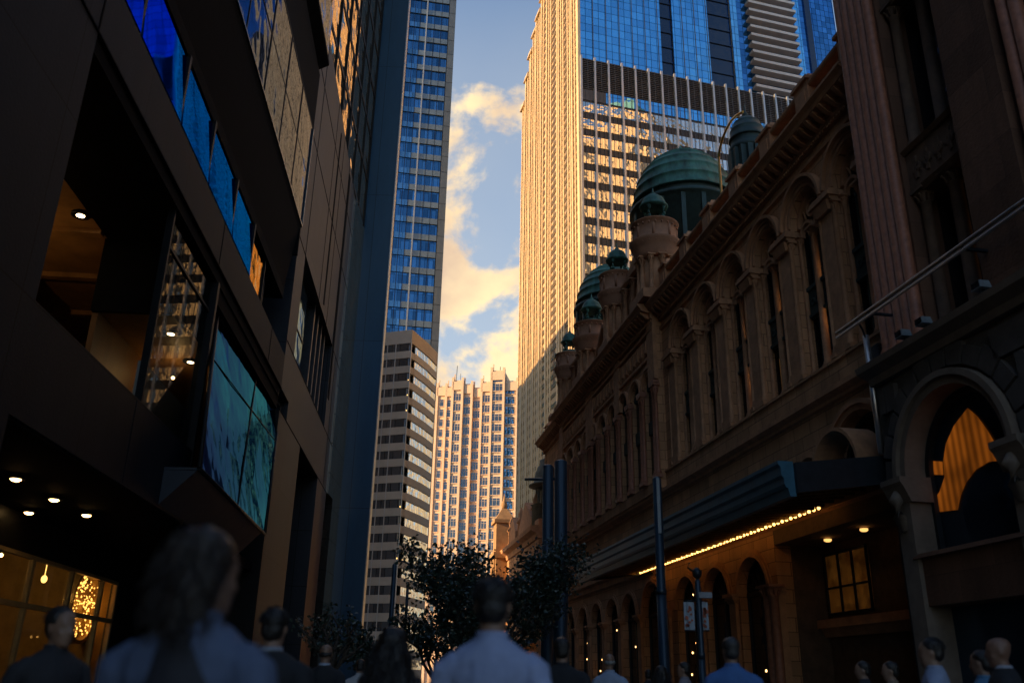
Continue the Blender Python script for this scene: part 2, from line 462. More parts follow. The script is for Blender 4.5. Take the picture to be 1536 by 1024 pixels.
def arcade_building():
    f = RT; B0 = (40, 0)
    root = fthing(f, 'arcade_building', 'long ornate sandstone arcade with tall arched windows, bracketed cornice and green copper domes', 'building', B0)
    q = lambda: MB(f, B0)
    bd = lambda m, n, mat, **k: m.build(n, mat, root, **k)
    S0, SA, SB, SC, S1 = 18.4, 35.9, 47.4, 55.0, 61.5
    PO = .35                                   # pavilions stand forward
    # ---- ground arcade
    g = q()
    cen = [28.25, 31.35, 34.4] + [38.7] + [42.1, 45.0, 48.0, 51.0, 54.0, 57.0, 60.0]
    edges = [26.5]
    for a, b_ in zip(cen, cen[1:]): edges.append((a + b_) / 2)
    edges.append(S1)
    for i, c in enumerate(cen):
        r = 1.4 if i == 3 else 1.16
        g.arch_panel(edges[i], edges[i + 1], 0, 6.0, c, r, 4.2 if i != 3 else 4.15, 0, -.55, 0)
    bd(g, 'ground_arcade', ST)
    m = q(); m.box(26.5, 27.0, -1.9, -.56, 0, 6.0); bd(m, 'porch_return_wall', STD)  # darker stone stands for dim light on this wall
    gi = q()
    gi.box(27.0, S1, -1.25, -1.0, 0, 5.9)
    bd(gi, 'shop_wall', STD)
    a0 = None
    for i, c in enumerate(cen):
        r = 1.4 if i == 3 else 1.16
        m = q(); zs = 4.17
        m.ring(c, zs + .05, r + .02, r + .16, -.02, .10); m.ring(c, zs + .05, r + .16, r + .26, -.02, .05)
        bd(m, 'arch_moulding', STC)
    cap = None
    for e in edges:
        w = .5 if e < S1 else .3
        m = q()
        m.box(e - w / 2, e + w / 2, -.1, .12, 0, 4.0); m.frust(e - w / 2 - .02, e + w / 2 + .02, -.1, .14, 4.0, 4.12, -.06); m.box(e - w / 2 - .1, e + w / 2 + .1, -.1, .24, 4.12, 4.22); m.box(e - w / 2 - .16, e + w / 2 + .16, -.1, .3, 4.22, 4.32); m.box(e - w / 2 - .06, e + w / 2 + .06, -.1, .18, 0, .7)
        bd(m, 'arcade_pier', STC)
    # shop windows in the arches: glass with an iron fanlight
    for i, c in enumerate(cen):
        r = 1.4 if i == 3 else 1.16
        m = q(); m.disc_half(c, 4.2, r - .01, -.34, .02)
        w = bd(m, 'shop_window', DKG)
        fm = q()
        for k in range(7):
            t = R(15 + 25 * k); fm.tube([(c + .22 * math.cos(t), -.3, 4.28 + .22 * math.sin(t)), (c + (r - .03) * math.cos(t), -.3, 4.28 + (r - .03) * math.sin(t))], .025, 5)
            fm.ring(c + r * .72 * math.cos(t), 4.28 + r * .72 * math.sin(t), .10, .13, -.33, -.29, 8, 0, 360)
        fm.ring(c, 4.28, .2, .26, -.33, -.29); fm.ring(c, 4.28, r - .1, r - .02, -.33, -.27)
        fm.box(c - r, c + r, -.34, -.26, 4.2, 4.32); fm.box(c - .05, c + .05, -.34, -.28, 0, 4.2); fm.box(c - r, c + r, -.34, -.28, 0, .6)
        fm.box(c - r, c - r + .08, -.34, -.28, .6, 4.2); fm.box(c + r - .08, c + r, -.34, -.28, .6, 4.2)
        fm.build('fanlight_frame', IRON, w)
        if i < 8:
            for k in range(4):
                lm = q(); lm.ell((c + rnd.uniform(-.7, .7) * r, -.33, rnd.uniform(1.6, 4.9)), (.045, .03, .045), 8, 5)
                lm.build('window_lamp', emis('dim_lamp', (1, .55, .18), 2.5), w)
    # ---- entrance porch with its lit upper window
    m = q()
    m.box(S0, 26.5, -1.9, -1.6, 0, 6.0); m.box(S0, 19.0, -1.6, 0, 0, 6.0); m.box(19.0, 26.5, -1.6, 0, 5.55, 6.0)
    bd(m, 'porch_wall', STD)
    pa_, _z = RT.on(1238, 840, -1.55); pb_, _z = RT.on(1302, 840, -1.55); pw_ = (pa_ - pb_) / 3
    for (a, b_) in [(pb_ + pw_ * k_ + .03, pb_ + pw_ * (k_ + 1) - .03) for k_ in range(3)]:
        m = q(); m.box(a, b_, -1.6, -1.54, 3.5, 5.2); w = bd(m, 'porch_window', lit_room('dim_porch_room', (1, .38, .06), .014, 3.0))
        fm = q(); fm.box(a - .05, b_ + .05, -1.56, -1.48, 3.42, 3.5); fm.box(a - .05, a, -1.56, -1.48, 3.5, 5.2); fm.box(b_, b_ + .05, -1.56, -1.48, 3.5, 5.2); fm.box(a, b_, -1.54, -1.5, 4.2, 4.26); fm.box(a - .05, b_ + .05, -1.56, -1.48, 5.2, 5.28)
        fm.build('window_frame', IRON, w)
    m = q(); m.box(19.0, 26.5, -1.6, -1.2, 3.05, 3.3); m.prof([(-1.6, 3.05), (-1.3, 3.05), (-1.45, 2.8), (-1.6, 2.8)], 19.0, 26.5); bd(m, 'porch_balcony', STC)
    for s, o, z in ((22.6, -.8, 5.5), (24.6, -.8, 5.5)):
        m = q(); m.lathe(s, o, [(.11, z), (.11, z - .05), (.07, z - .08)], 12); bd(m, 'porch_lamp', emis('dim_porch_lamp', (1, .5, .14), .8))
    m = q()
    for s in (26.2, 26.62): column(m, s, .3, 0, 4.3, .15)
    bd(m, 'porch_column', REDG)
    # ---- string course and mezzanine wall with lunettes
    m = q()
    m.prof([(0, 6.0), (.12, 6.05), (.12, 6.3), (.3, 6.4), (.3, 6.6), (.06, 6.66), (0, 6.66)], S0, S1); bd(m, 'string_course', STC)
    lun = [20.9] + [23.75 + 2.72 * k for k in range(14)]
    m = q()
    ed = [S0] + [(a + b_) / 2 for a, b_ in zip(lun, lun[1:])] + [S1]
    for i, c in enumerate(lun):
        r = 1.45 if i == 0 else .82
        m.arch_panel(ed[i], ed[i + 1], 6.66, 8.9, c, r, 6.9, 6.66, -.6, 0)
    bd(m, 'mezzanine_wall', ST)
    for i, c in enumerate(lun):
        r = 1.45 if i == 0 else .82
        m = q(); m.ring(c, 6.9, r + .0, r + .16, -.04, .09)
        if i == 0: m.ring(c, 6.9, r + .16, r + .3, -.04, .16)
        bd(m, 'lunette_moulding', STC)
        m = q(); m.disc_half(c, 6.9, r - .01, -.4, 6.67); w = bd(m, 'lunette_window', DKG)
        fm = q()
        for t in (45, 90, 135): fm.tube([(c, -.37, 6.9), (c + r * .98 * math.cos(R(t)), -.37, 6.9 + r * .98 * math.sin(R(t)))], .03, 5)
        fm.ring(c, 6.9, r - .08, r - .01, -.4, -.34); fm.build('window_frame', COPD, w)
    # rounded hood over the entrance, seen above the end of the canopy
    m = q(); m.ring(20.9, 6.6, 1.1, 1.2, .05, .9, 16); bd(m, 'barrel_hood', STC)
    # ---- sill courses
    m = q()
    m.prof([(0, 8.9), (.1, 8.92), (.1, 9.02), (.28, 9.12), (.28, 9.26), (.1, 9.32), (0, 9.32)], S0, S1); bd(m, 'sill_course', STC)
    m = q(); m.box(S0, SA, -.6, .1, 9.32, 9.95); m.box(SA, SC, -.6, PO, 9.26, 9.72); m.box(SC, S1, -.6, .05, 9.32, 9.75)
    m.prof([(0, 9.95), (.17, 9.95), (.17, 10.03), (0, 10.06)], S0, SA)
    bd(m, 'pedestal_course', ST)
    # ---- wing: six tall traceried arches
    pit = 2.72
    wc = [19.72 + pit * k for k in range(6)]
    m = q()
    for i, c in enumerate(wc):
        a = S0 if i == 0 else c - pit / 2; b_ = c + pit / 2 if i < 5 else SA
        m.arch_panel(a, b_, 10.06, 17.0, c, .92, 15.15, 10.06, -.48, 0, 18)
    bd(m, 'wing_wall', ST)
    for c in wc:
        m = q(); m.ring(c, 15.2, .94, 1.06, -.06, .05, 20); m.ring(c, 15.2, 1.08, 1.2, -.06, .1, 20); m.ring(c, 15.2, 1.21, 1.31, -.06, .21, 20)
        bd(m, 'archivolt', STC)
    proto = None
    for c in wc:
        m = q(); m.disc_half(c, 15.15, .91, -.42, 10.06, 18); w = bd(m, 'arch_window', DKG)
        t = q()
        t.ring(c, 15.15, .78, .9, -.41, -.2, 18)
        for d in (-.42, .42): t.ring(c + d, 14.85, .3, .4, -.38, -.24, 12)
        t.ring(c, 15.53, .2, .3, -.38, -.24, 14, 0, 360)
        for k in range(6): a = R(60 * k + 30); t.tube([(c + .05 * math.cos(a), -.31, 15.53 + .05 * math.sin(a)), (c + .22 * math.cos(a), -.31, 15.53 + .22 * math.sin(a))], .025, 5)
        for d in (-1, 1):
            t.tube([(c + d * .42, -.31, 15.22), (c + d * .5, -.31, 15.5), (c + d * .62, -.31, 15.68)], .035, 6); t.tube([(c + d * .15, -.31, 15.78), (c + d * .3, -.31, 15.9)], .035, 6)
        t.build('tracery', STC, w)
        k = q(); column(k, c, -.24, 10.06, 14.8, .115, .3); column(k, c - .84, -.24, 10.06, 14.85, .08, .26); column(k, c + .84, -.24, 10.06, 14.85, .08, .26); k.build('window_column', STC, w)
        p = q(); p.box(c - .85, c + .85, -.41, -.3, 12.1, 12.9); p.box(c - .85, c + .85, -.41, -.22, 12.9, 13.02); p.box(c - .85, c + .85, -.41, -.22, 12.0, 12.1)
        for d in (-.55, -.28, .28, .55): p.ring(c + d, 12.5, .08, .13, -.31, -.26, 10, 0, 360)
        for d in (-.45, .45): p.box(c + d - .02, c + d + .02, -.41, -.35, 10.06, 12.0); p.box(c + d - .02, c + d + .02, -.41, -.35, 13.0, 14.8)
        p.build('window_balcony', COPD, w)
    lit = [(wc[0], -.45, 10.15, 11.9), (wc[1], -.45, 10.15, 11.7), (wc[2], .42, 10.1, 11.6), (wc[3], -.4, 10.1, 11.4)]
    for c, d, z0, z1 in lit:
        m = q(); m.box(c + d - .1, c + d + .16, -.41, -.4, z0, z1); bd(m, 'lit_blind', AMB)
    m = None
    for c, z in ((wc[0], 13.6), (wc[1], 13.5), (wc[2], 13.4), (wc[3], 13.3), (wc[1], 11.85), (wc[3], 11.7), (wc[0], 12.0)):
        m = q(); m.ell((c - .45, -.37, z), (.03, .03, .05), 8, 5); m.ell((c - .42, -.37, z - .35), (.025, .025, .04), 8, 5); bd(m, 'window_lamp', LAMP)
    for i in range(7):
        s = wc[0] - pit / 2 + pit * i
        if i == 0: s += .25
        m = q()
        m.box(s - .3, s + .3, 0, .09, 10.06, 14.5)                        # pilaster
        m.box(s - .36, s + .36, 0, .14, 10.06, 10.4)
        for d in (-.4, .4): column(m, s + d, .04, 10.06, 14.72, .085, .34, 10)
        m.frust(s - .33, s + .33, -.05, .2, 14.45, 14.72, -.1)
        for k in range(5):
            for h in (14.5, 14.62): m.ell((s - .3 + .15 * k, .16, h), (.07, .07, .06), 6, 4)
        m.box(s - .54, s + .54, -.05, .24, 14.72, 14.82); m.box(s - .6, s + .6, -.05, .32, 14.82, 14.94); m.box(s - .56, s + .56, -.05, .26, 14.94, 15.06)
        bd(m, 'pilaster', STC)
    m = q()
    m.prof([(0, 16.55), (.1, 16.6), (.1, 16.72), (.04, 16.78), (0, 16.78)], S0, SA); bd(m, 'frieze_moulding', STC)
    # ---- pavilions: two storeys of small arches on red granite columns
    pa = [36.95 + 1.96 * k for k in range(6)]; pb = [48.35 + 1.9 * k for k in range(4)]
    m = q()
    for grp, a0, b0 in ((pa, SA, SB), (pb, SB, SC)):
        for i, c in enumerate(grp):
            l = a0 if i == 0 else (grp[i - 1] + c) / 2; r_ = b0 if i == len(grp) - 1 else (c + grp[i + 1]) / 2
            m.arch_panel(l, r_, 9.72, 17.0, c, .68, 14.15, 9.72, -.2, PO)
    bd(m, 'pavilion_wall', ST)
    for c in pa + pb:
        m = q(); m.disc_half(c, 14.15, .67, PO - .2, 9.73); w = bd(m, 'pavilion_window', DKG)
        k = q(); k.ring(c, 14.15, .6, .67, PO - .2, PO - .1); k.box(c - .03, c + .03, PO - .2, PO - .14, 9.73, 14.76); k.box(c - .66, c + .66, PO - .2, PO - .12, 12.0, 12.6); k.box(c - .66, c + .66, PO - .2, PO - .15, 14.1, 14.18)
        k.build('window_frame', COPD, w)
        m = q(); m.ring(c, 14.2, .7, .8, PO - .05, PO + .07, 14); m.ring(c, 14.2, .81, .93, PO - .05, PO + .15, 14); bd(m, 'archivolt', STC)
    for grp, a0, b0 in ((pa, SA, SB), (pb, SB, SC)):
        xs = [a0 + .18] + [(u + v) / 2 for u, v in zip(grp, grp[1:])] + [b0 - .18]
        for x in xs:
            m = q()
            for d in (-.14, .14): column(m, x + d, PO + .07, 9.72, 14.0, .095, .5, 12, .4)
            m.box(x - .34, x + .34, PO - .05, PO + .24, 14.0, 14.12)
            bd(m, 'granite_column', REDG)
        for x in (a0 + .35, b0 - .35) + ((41.8,) if grp is pa else ()):
            m = q(); m.box(x - .45, x + .45, PO - .05, PO + .14, 14.2, 17.0); bd(m, 'pavilion_pier', STC)
        n = int((b0 - a0) / .62)
        m = q(); m.box(a0, b0, PO - .04, PO + .12, 15.42, 15.56); m.box(a0, b0, PO - .04, PO + .16, 16.62, 16.74)
        for k in range(n):
            x = a0 + .5 + k * .62
            if x > b0 - .5: break
            m.box(x - .2, x + .2, PO - .04, PO + .07, 15.7, 16.5); m.box(x - .13, x + .13, PO - .04, PO + .13, 15.8, 16.4)
        bd(m, 'panelled_frieze', STC)
    # ---- far end
    m = q()
    for i, c in enumerate((56.6, 58.6, 60.4)):
        m.arch_panel((SC, 57.6, 59.5)[i], (57.6, 59.5, S1)[i], 9.75, 17.0, c, .62, 14.6, 9.75, -.6, 0)
    m.box(S1, S1 + .4, -12, .05, 0, 17.0)
    bd(m, 'end_wall', ST)
    for c in (56.6, 58.6, 60.4):
        m = q(); m.disc_half(c, 14.6, .61, -.4, 9.76); w = bd(m, 'end_window', DKG); k = q(); k.box(c - .04, c + .04, -.38, -.3, 9.76, 15.1); k.ring(c, 14.6, .52, .61, -.4, -.28); k.build('window_frame', COPD, w)
        m = q(); m.ring(c, 14.65, .64, .9, -.05, .14, 14); bd(m, 'archivolt', STC)
    # ---- main cornice with brackets
    for a0, b0, po in ((S0, SA, 0), (SA, SC, PO), (SC, S1 + .5, 0)):
        m = q(); z = 17.0
        m.prof([(-.7, z), (po + .1, z), (po + .1, z + .12), (po + .2, z + .18), (po + .2, z + .42), (po + .62, z + .5), (po + .66, z + .62), (po + .78, z + .74), (po + .78, z + .82), (po - .1, z + .92), (-.7, z + .92)], a0, b0)
        x = a0 + .2
        while x < b0 - .1:
            m.prof([(po + .12, z + .16), (po + .34, z + .22), (po + .6, z + .44), (po + .6, z + .5), (po + .12, z + .5)], x, x + .16); x += .42
        x = a0 + .1
        while x < b0:
            m.box(x, x + .07, po + .08, po + .16, z + .02, z + .12); x += .14
        bd(m, 'cornice', STC)
    # ---- balustrade over the wing
    m = q(); z = 17.92
    m.box(S0, SA, -.55, -.05, z, z + .28); m.prof([(-.62, z + 1.25), (.05, z + 1.25), (.1, z + 1.33), (.1, z + 1.42), (-.62, z + 1.48)], S0, SA)
    x = S0 + .15
    while x < SA:
        m.lathe(x, -.28, [(.09, z + .28), (.06, z + .36), (.11, z + .6), (.06, z + .95), (.05, z + 1.05), (.09, z + 1.15), (.09, z + 1.25)], 7); x += .32
    bal = bd(m, 'balustrade', STC)
    for s in (18.9, 21.6, 24.32, 27.04, 29.76, 32.48, 35.2):
        m = q(); m.box(s - .42, s + .42, -.68, .12, z, z + 1.5); m.box(s - .5, s + .5, -.74, .2, z + 1.5, z + 1.62); m.box(s - .26, s + .26, .12, .16, z + .4, z + 1.2)
        m.frust(s - .34, s + .34, -.6, .06, z + 1.62, z + 1.95, .16)
        m.build('balustrade_pedestal', STC, bal)
    m = q(); m.box(S0, S1, -12, -.7, 16.6, 17.3); m.plan([(S0, -.7), (S1, -.7), (S1, -12), (S0, -12)], 17.3, 17.35); bd(m, 'roof', LEAD)
    m = q(); m.box(S0 + 2, S1, -12, -11.6, 0, 16.6); m.box(S0, S0 + .4, -12, -4.2, 0, 16.6); bd(m, 'back_wall', ST)
    # ---- attics
    for a0, b0, top in ((36.9, 42.4, 21.0), (48.8, 53.6, 20.6)):
        m = q(); n = 4; w = (b0 - a0) / n
        for k in range(n): m.arch_panel(a0 + k * w, a0 + (k + 1) * w, 17.92, top, a0 + (k + .5) * w, w * .28, top - .95, 18.4, -.9, -.1, 10)
        m.prof([(-.95, top), (.05, top), (.2, top + .14), (.2, top + .26), (-.95, top + .34)], a0 - .3, b0 + .3)
        m.prism([(a0 - .2, top + .3), ((a0 + b0) / 2, top + 1.5), (b0 + .2, top + .3)], -.9, -.1)
        at = bd(m, 'attic', ST)
        m = q()
        for k in range(n + 1): column(m, a0 + k * w + (.15 if k == 0 else -.15 if k == n else 0), .1, 17.92, top - .1, .14, .35)
        m.build('attic_column', STC, at)
        for k in range(n):
            m = q(); m.disc_half(a0 + (k + .5) * w, top - .95, w * .28, -.7, 18.4, 10); m.build('attic_window', DKG, at)
    m = q()                                                    # gable with an oval light between the pavilions
    m.prism([(43.6, 17.92), (43.6, 18.9), (45.3, 20.3), (47.0, 18.9), (47.0, 17.92)], -.8, 0); m.prism([(43.4, 18.8), (45.3, 20.45), (47.2, 18.8), (47.2, 19.05), (45.3, 20.75), (43.4, 19.05)], -.85, .2)
    m.ring(45.3, 18.95, .42, .6, -.05, .14, 18, 0, 360)
    gb = bd(m, 'gable', STC)
    m = q(); m.ring(45.3, 18.95, .02, .42, .01, .03, 18, 0, 360); m.build('oval_light', DKG, gb)
    for s in (43.3, 47.3, 57.0, 59.0, 61.3):
        m = q(); m.box(s - .4, s + .4, -.7, .1, 17.92, 18.9); m.frust(s - .48, s + .48, -.78, .18, 18.9, 19.3, .3); m.lathe(s, -.3, [(.12, 19.3), (.22, 19.45), (.22, 19.7), (.05, 19.95)], 10); bd(m, 'pedestal', STC)
    m = q(); m.box(55.0, 61.5, -.6, -.1, 17.92, 18.8); bd(m, 'parapet', STC)

    # ---- turrets
    def turret(s, z0, dz, r):
        k = r / 1.05
        m = q(); zb = 17.92
        m.lathe(s, 0, [(r * .72, zb), (r * .72, z0 - .9)], 20)
        m.box(s - r, s + r, -r, r * 1.0, zb, zb + .45)
        tu = bd(m, 'turret', STC)
        m = q()
        for j in range(10):
            a = 2 * math.pi * j / 10; column(m, s + r * .8 * math.cos(a), r * .8 * math.sin(a), zb + .45, z0 - .85, .11 * k, .35)
        m.build('turret_column', STC, tu)
        m = q()
        m.lathe(s, 0, [(r * .8, z0 - .95), (r * .95, z0 - .8), (r * .93, z0 - .7), (r * 1.02, z0 - .55), (r * 1.0, z0 - .45), (r * 1.1, z0 - .3), (r * 1.16, z0 - .1), (r * 1.2, z0), (r * 1.1, z0 + .06), (r * 1.0, z0 + .1), (r * .98, z0 + dz - .2), (r * 1.02, z0 + dz - .14), (r * 1.1, z0 + dz - .05), (r * 1.12, z0 + dz), (r * .95, z0 + dz + .05), (.01, z0 + dz + .12)], 28)
        for j in range(22):
            a = 2 * math.pi * j / 22; x, y = s + r * 1.08 * math.cos(a), r * 1.08 * math.sin(a)
            m.ell((x, y, z0 - .2), (.06, .06, .1), 6, 4); m.ell((s + r * 1.03 * math.cos(a), r * 1.03 * math.sin(a), z0 + dz - .22), (.05, .05, .07), 6, 4)
        for j in range(8):
            a = 2 * math.pi * (j + .5) / 8; x, y = s + r * .985 * math.cos(a), r * .985 * math.sin(a)
            m.tube([(x, y, z0 + .12), (x, y, z0 + dz - .3)], .07, 6)
        m.build('turret_drum', pm_drum, tu)
        m = q(); zl = z0 + dz + .08; h = .95 * k
        m.lathe(s, 0, [(r * .66, zl), (r * .6, zl + .18), (r * .5, zl + .24), (.01, zl + .26)], 16)
        for j in range(4):
            a = R(45 + 90 * j); x, y = s + r * .46 * math.cos(a), r * .46 * math.sin(a)
            m.tube([(x + .1 * math.cos(a), y + .1 * math.sin(a), zl + .2), (x, y, zl + .4), (x - .02, y, zl + h * .8), (x + .04 * math.cos(a), y + .04 * math.sin(a), zl + h)], [.13 * k, .075 * k, .075 * k, .13 * k], 8)
            m.ell((x + .08 * math.cos(a), y + .08 * math.sin(a), zl + h * .55), (.06, .06, .1), 7, 5)
        m.lathe(s, 0, [(r * .5, zl + h - .06), (r * .66, zl + h), (r * .68, zl + h + .08), (r * .6, zl + h + .14), (r * .57, zl + h + .3), (r * .46, zl + h + .52), (r * .28, zl + h + .68), (r * .1, zl + h + .76), (r * .12, zl + h + .84), (.05, zl + h + .9), (.02, zl + h + 1.15)], 20)
        m.build('turret_lantern', COP, tu)
        return tu
    pm_drum = pmat('terracotta_drum', (.36, .165, .085), .8, var=.22, scale=2.5, bump=.2, bscale=14)
    turret(36.25, 21.15, 1.0, 1.05); turret(42.6, 21.3, 1.1, .95); turret(48.2, 20.75, .95, 1.02); turret(54.0, 20.9, .95, .9)

    # ---- domes
    def dome(s, o, r, zb, zt, mat, name, zr=17.3, bands=7):
        m = q(); m.lathe(s, o, [(r * 1.02, zr), (r * 1.02, zb - .75), (r * 1.1, zb - .7), (r * 1.1, zb - .5), (r * .97, zb - .45), (r * .97, zb - .1), (r * 1.03, zb - .08)], 32)
        for j in range(16):
            a = 2 * math.pi * j / 16; m.box(s + r * 1.0 * math.cos(a) - .12, s + r * 1.0 * math.cos(a) + .12, o + r * 1.0 * math.sin(a) - .12, o + r * 1.0 * math.sin(a) + .12, zr, zb - .75)
        d = bd(m, 'dome_drum', COPD)
        p = [(r * 1.05, zb - .1), (r * 1.05, zb)]
        for j in range(bands):
            t0, t1 = R(88 * j / bands), R(88 * (j + 1) / bands)
            for u, ex in ((t0, 1.0), (t0 * .15 + t1 * .85, 1.0), (t0 * .12 + t1 * .88, 1.022), (t1, 1.018)):
                p.append((r * math.cos(u) * ex, zb + (zt - zb) * math.sin(u) * ex))
        p += [(r * .12, zt + .06), (r * .14, zt + .2), (r * .06, zt + .3), (.03, zt + .7)]
        m = q(); m.lathe(s, o, p, 40); m.build(name, mat, d)
        return d
    d1 = dome(40.3, -3.2, 2.72, 26.0, 29.2, COP, 'copper_dome')
    dome(54.4, -3.2, 2.5, 26.1, 29.0, COP, 'copper_dome')
    d3 = dome(31.9, -3.1, .8, 24.7, 25.9, COPD, 'small_cupola', 17.3, 4)
    # gilded hoop beside the cupola
    pts = [RT.on(x, y, -4) for x, y in ((1078, 236), (1080, 222), (1084, 207), (1090, 193), (1097, 181), (1105, 173), (1115, 168))]
    m = q(); m.tube([(s, -4, z) for s, z in pts], .07, 8); m.tube([(pts[0][0], -4, 17.3), (pts[0][0], -4, pts[0][1])], .07, 8); bd(m, 'gilded_hoop', BRASS)
    # flag-like copper ornament on the far pavilion
    m = q(); m.prism([RT.on(x, y, .4) for x, y in ((905, 500), (914, 505), (921, 524), (924, 536), (917, 520), (908, 510))], .34, .4); bd(m, 'carved_scroll', STC)
    return root


arcade_building()


def canopy():
    f = RT; b = (28, 1.9)
    root = fthing(f, 'street_canopy', 'dark blue steel street canopy edged with a row of warm bulbs on the arcade front', 'canopy', b)
    q = lambda: MB(f, b)
    NAV = pmat('navy_painted_steel', (.05, .155, .23), .34, metal=.0, var=.3, scale=2, coat=.2)  # blue lightened to make up for the weak light on the fascia
    s0, s1 = 18.75, 38.6
    m = q(); m.prof([(.02, 6.6), (3.3, 6.17), (3.3, 6.05), (.02, 6.45)], s0, s1); m.build('canopy_roof', NAV, root)
    m = q()
    m.prof([(3.2, 5.63), (3.42, 5.63), (3.46, 5.71), (3.46, 5.85), (3.52, 5.91), (3.52, 6.11), (3.58, 6.17), (3.58, 6.25), (3.2, 6.25)], s0 - .1, s1)
    m.prof([(3.18, 5.43), (3.34, 5.43), (3.38, 5.63), (3.18, 5.63)], s0 - .1, s1)
    m.build('fascia', NAV, root)
    for s in (s0 - .1, s1): m = q(); m.prof([(.02, 5.95), (3.2, 5.5), (3.2, 6.2), (.02, 6.62)], s - .12, s + .02); m.build('shaded_end_panel', MATS['dark_iron'], root)  # shade on the canopy ends is put in by this darker material
    tin = pmat('pressed_metal_ceiling', (.20, .13, .06), .38, metal=.8, var=.5, scale=5, bump=.9, bscale=7)
    m = q(); m.prof([(.05, 6.08), (3.2, 5.72), (3.2, 5.8), (.05, 6.14)], s0, s1)
    x = s0 + .3
    while x < s1:
        m.prof([(.85, 6.0), (.85, 5.86), (1.3, 5.84), (3.1, 5.62), (3.1, 5.74)], x, x + .08); x += .52
    m.build('ceiling', tin, root)
    bm = None; n = 64
    for k in range(n):
        s = 22.4 + k * (41.0 - 22.4) * .95 / n
        if s > s1 - .1: break
        if bm is None:
            mb = MB(f, b); mb.ell((s, .6, 5.96), (.047, .047, .047), 8, 6)
            bm = mb.build('bulb', BULB, root); ref = s
        else: shift(bm, f, s - ref)
    m = q(); m.box(22.2, s1, .52, .68, 6.0, 6.06); m.build('bulb_rail', IRON, root)


canopy()


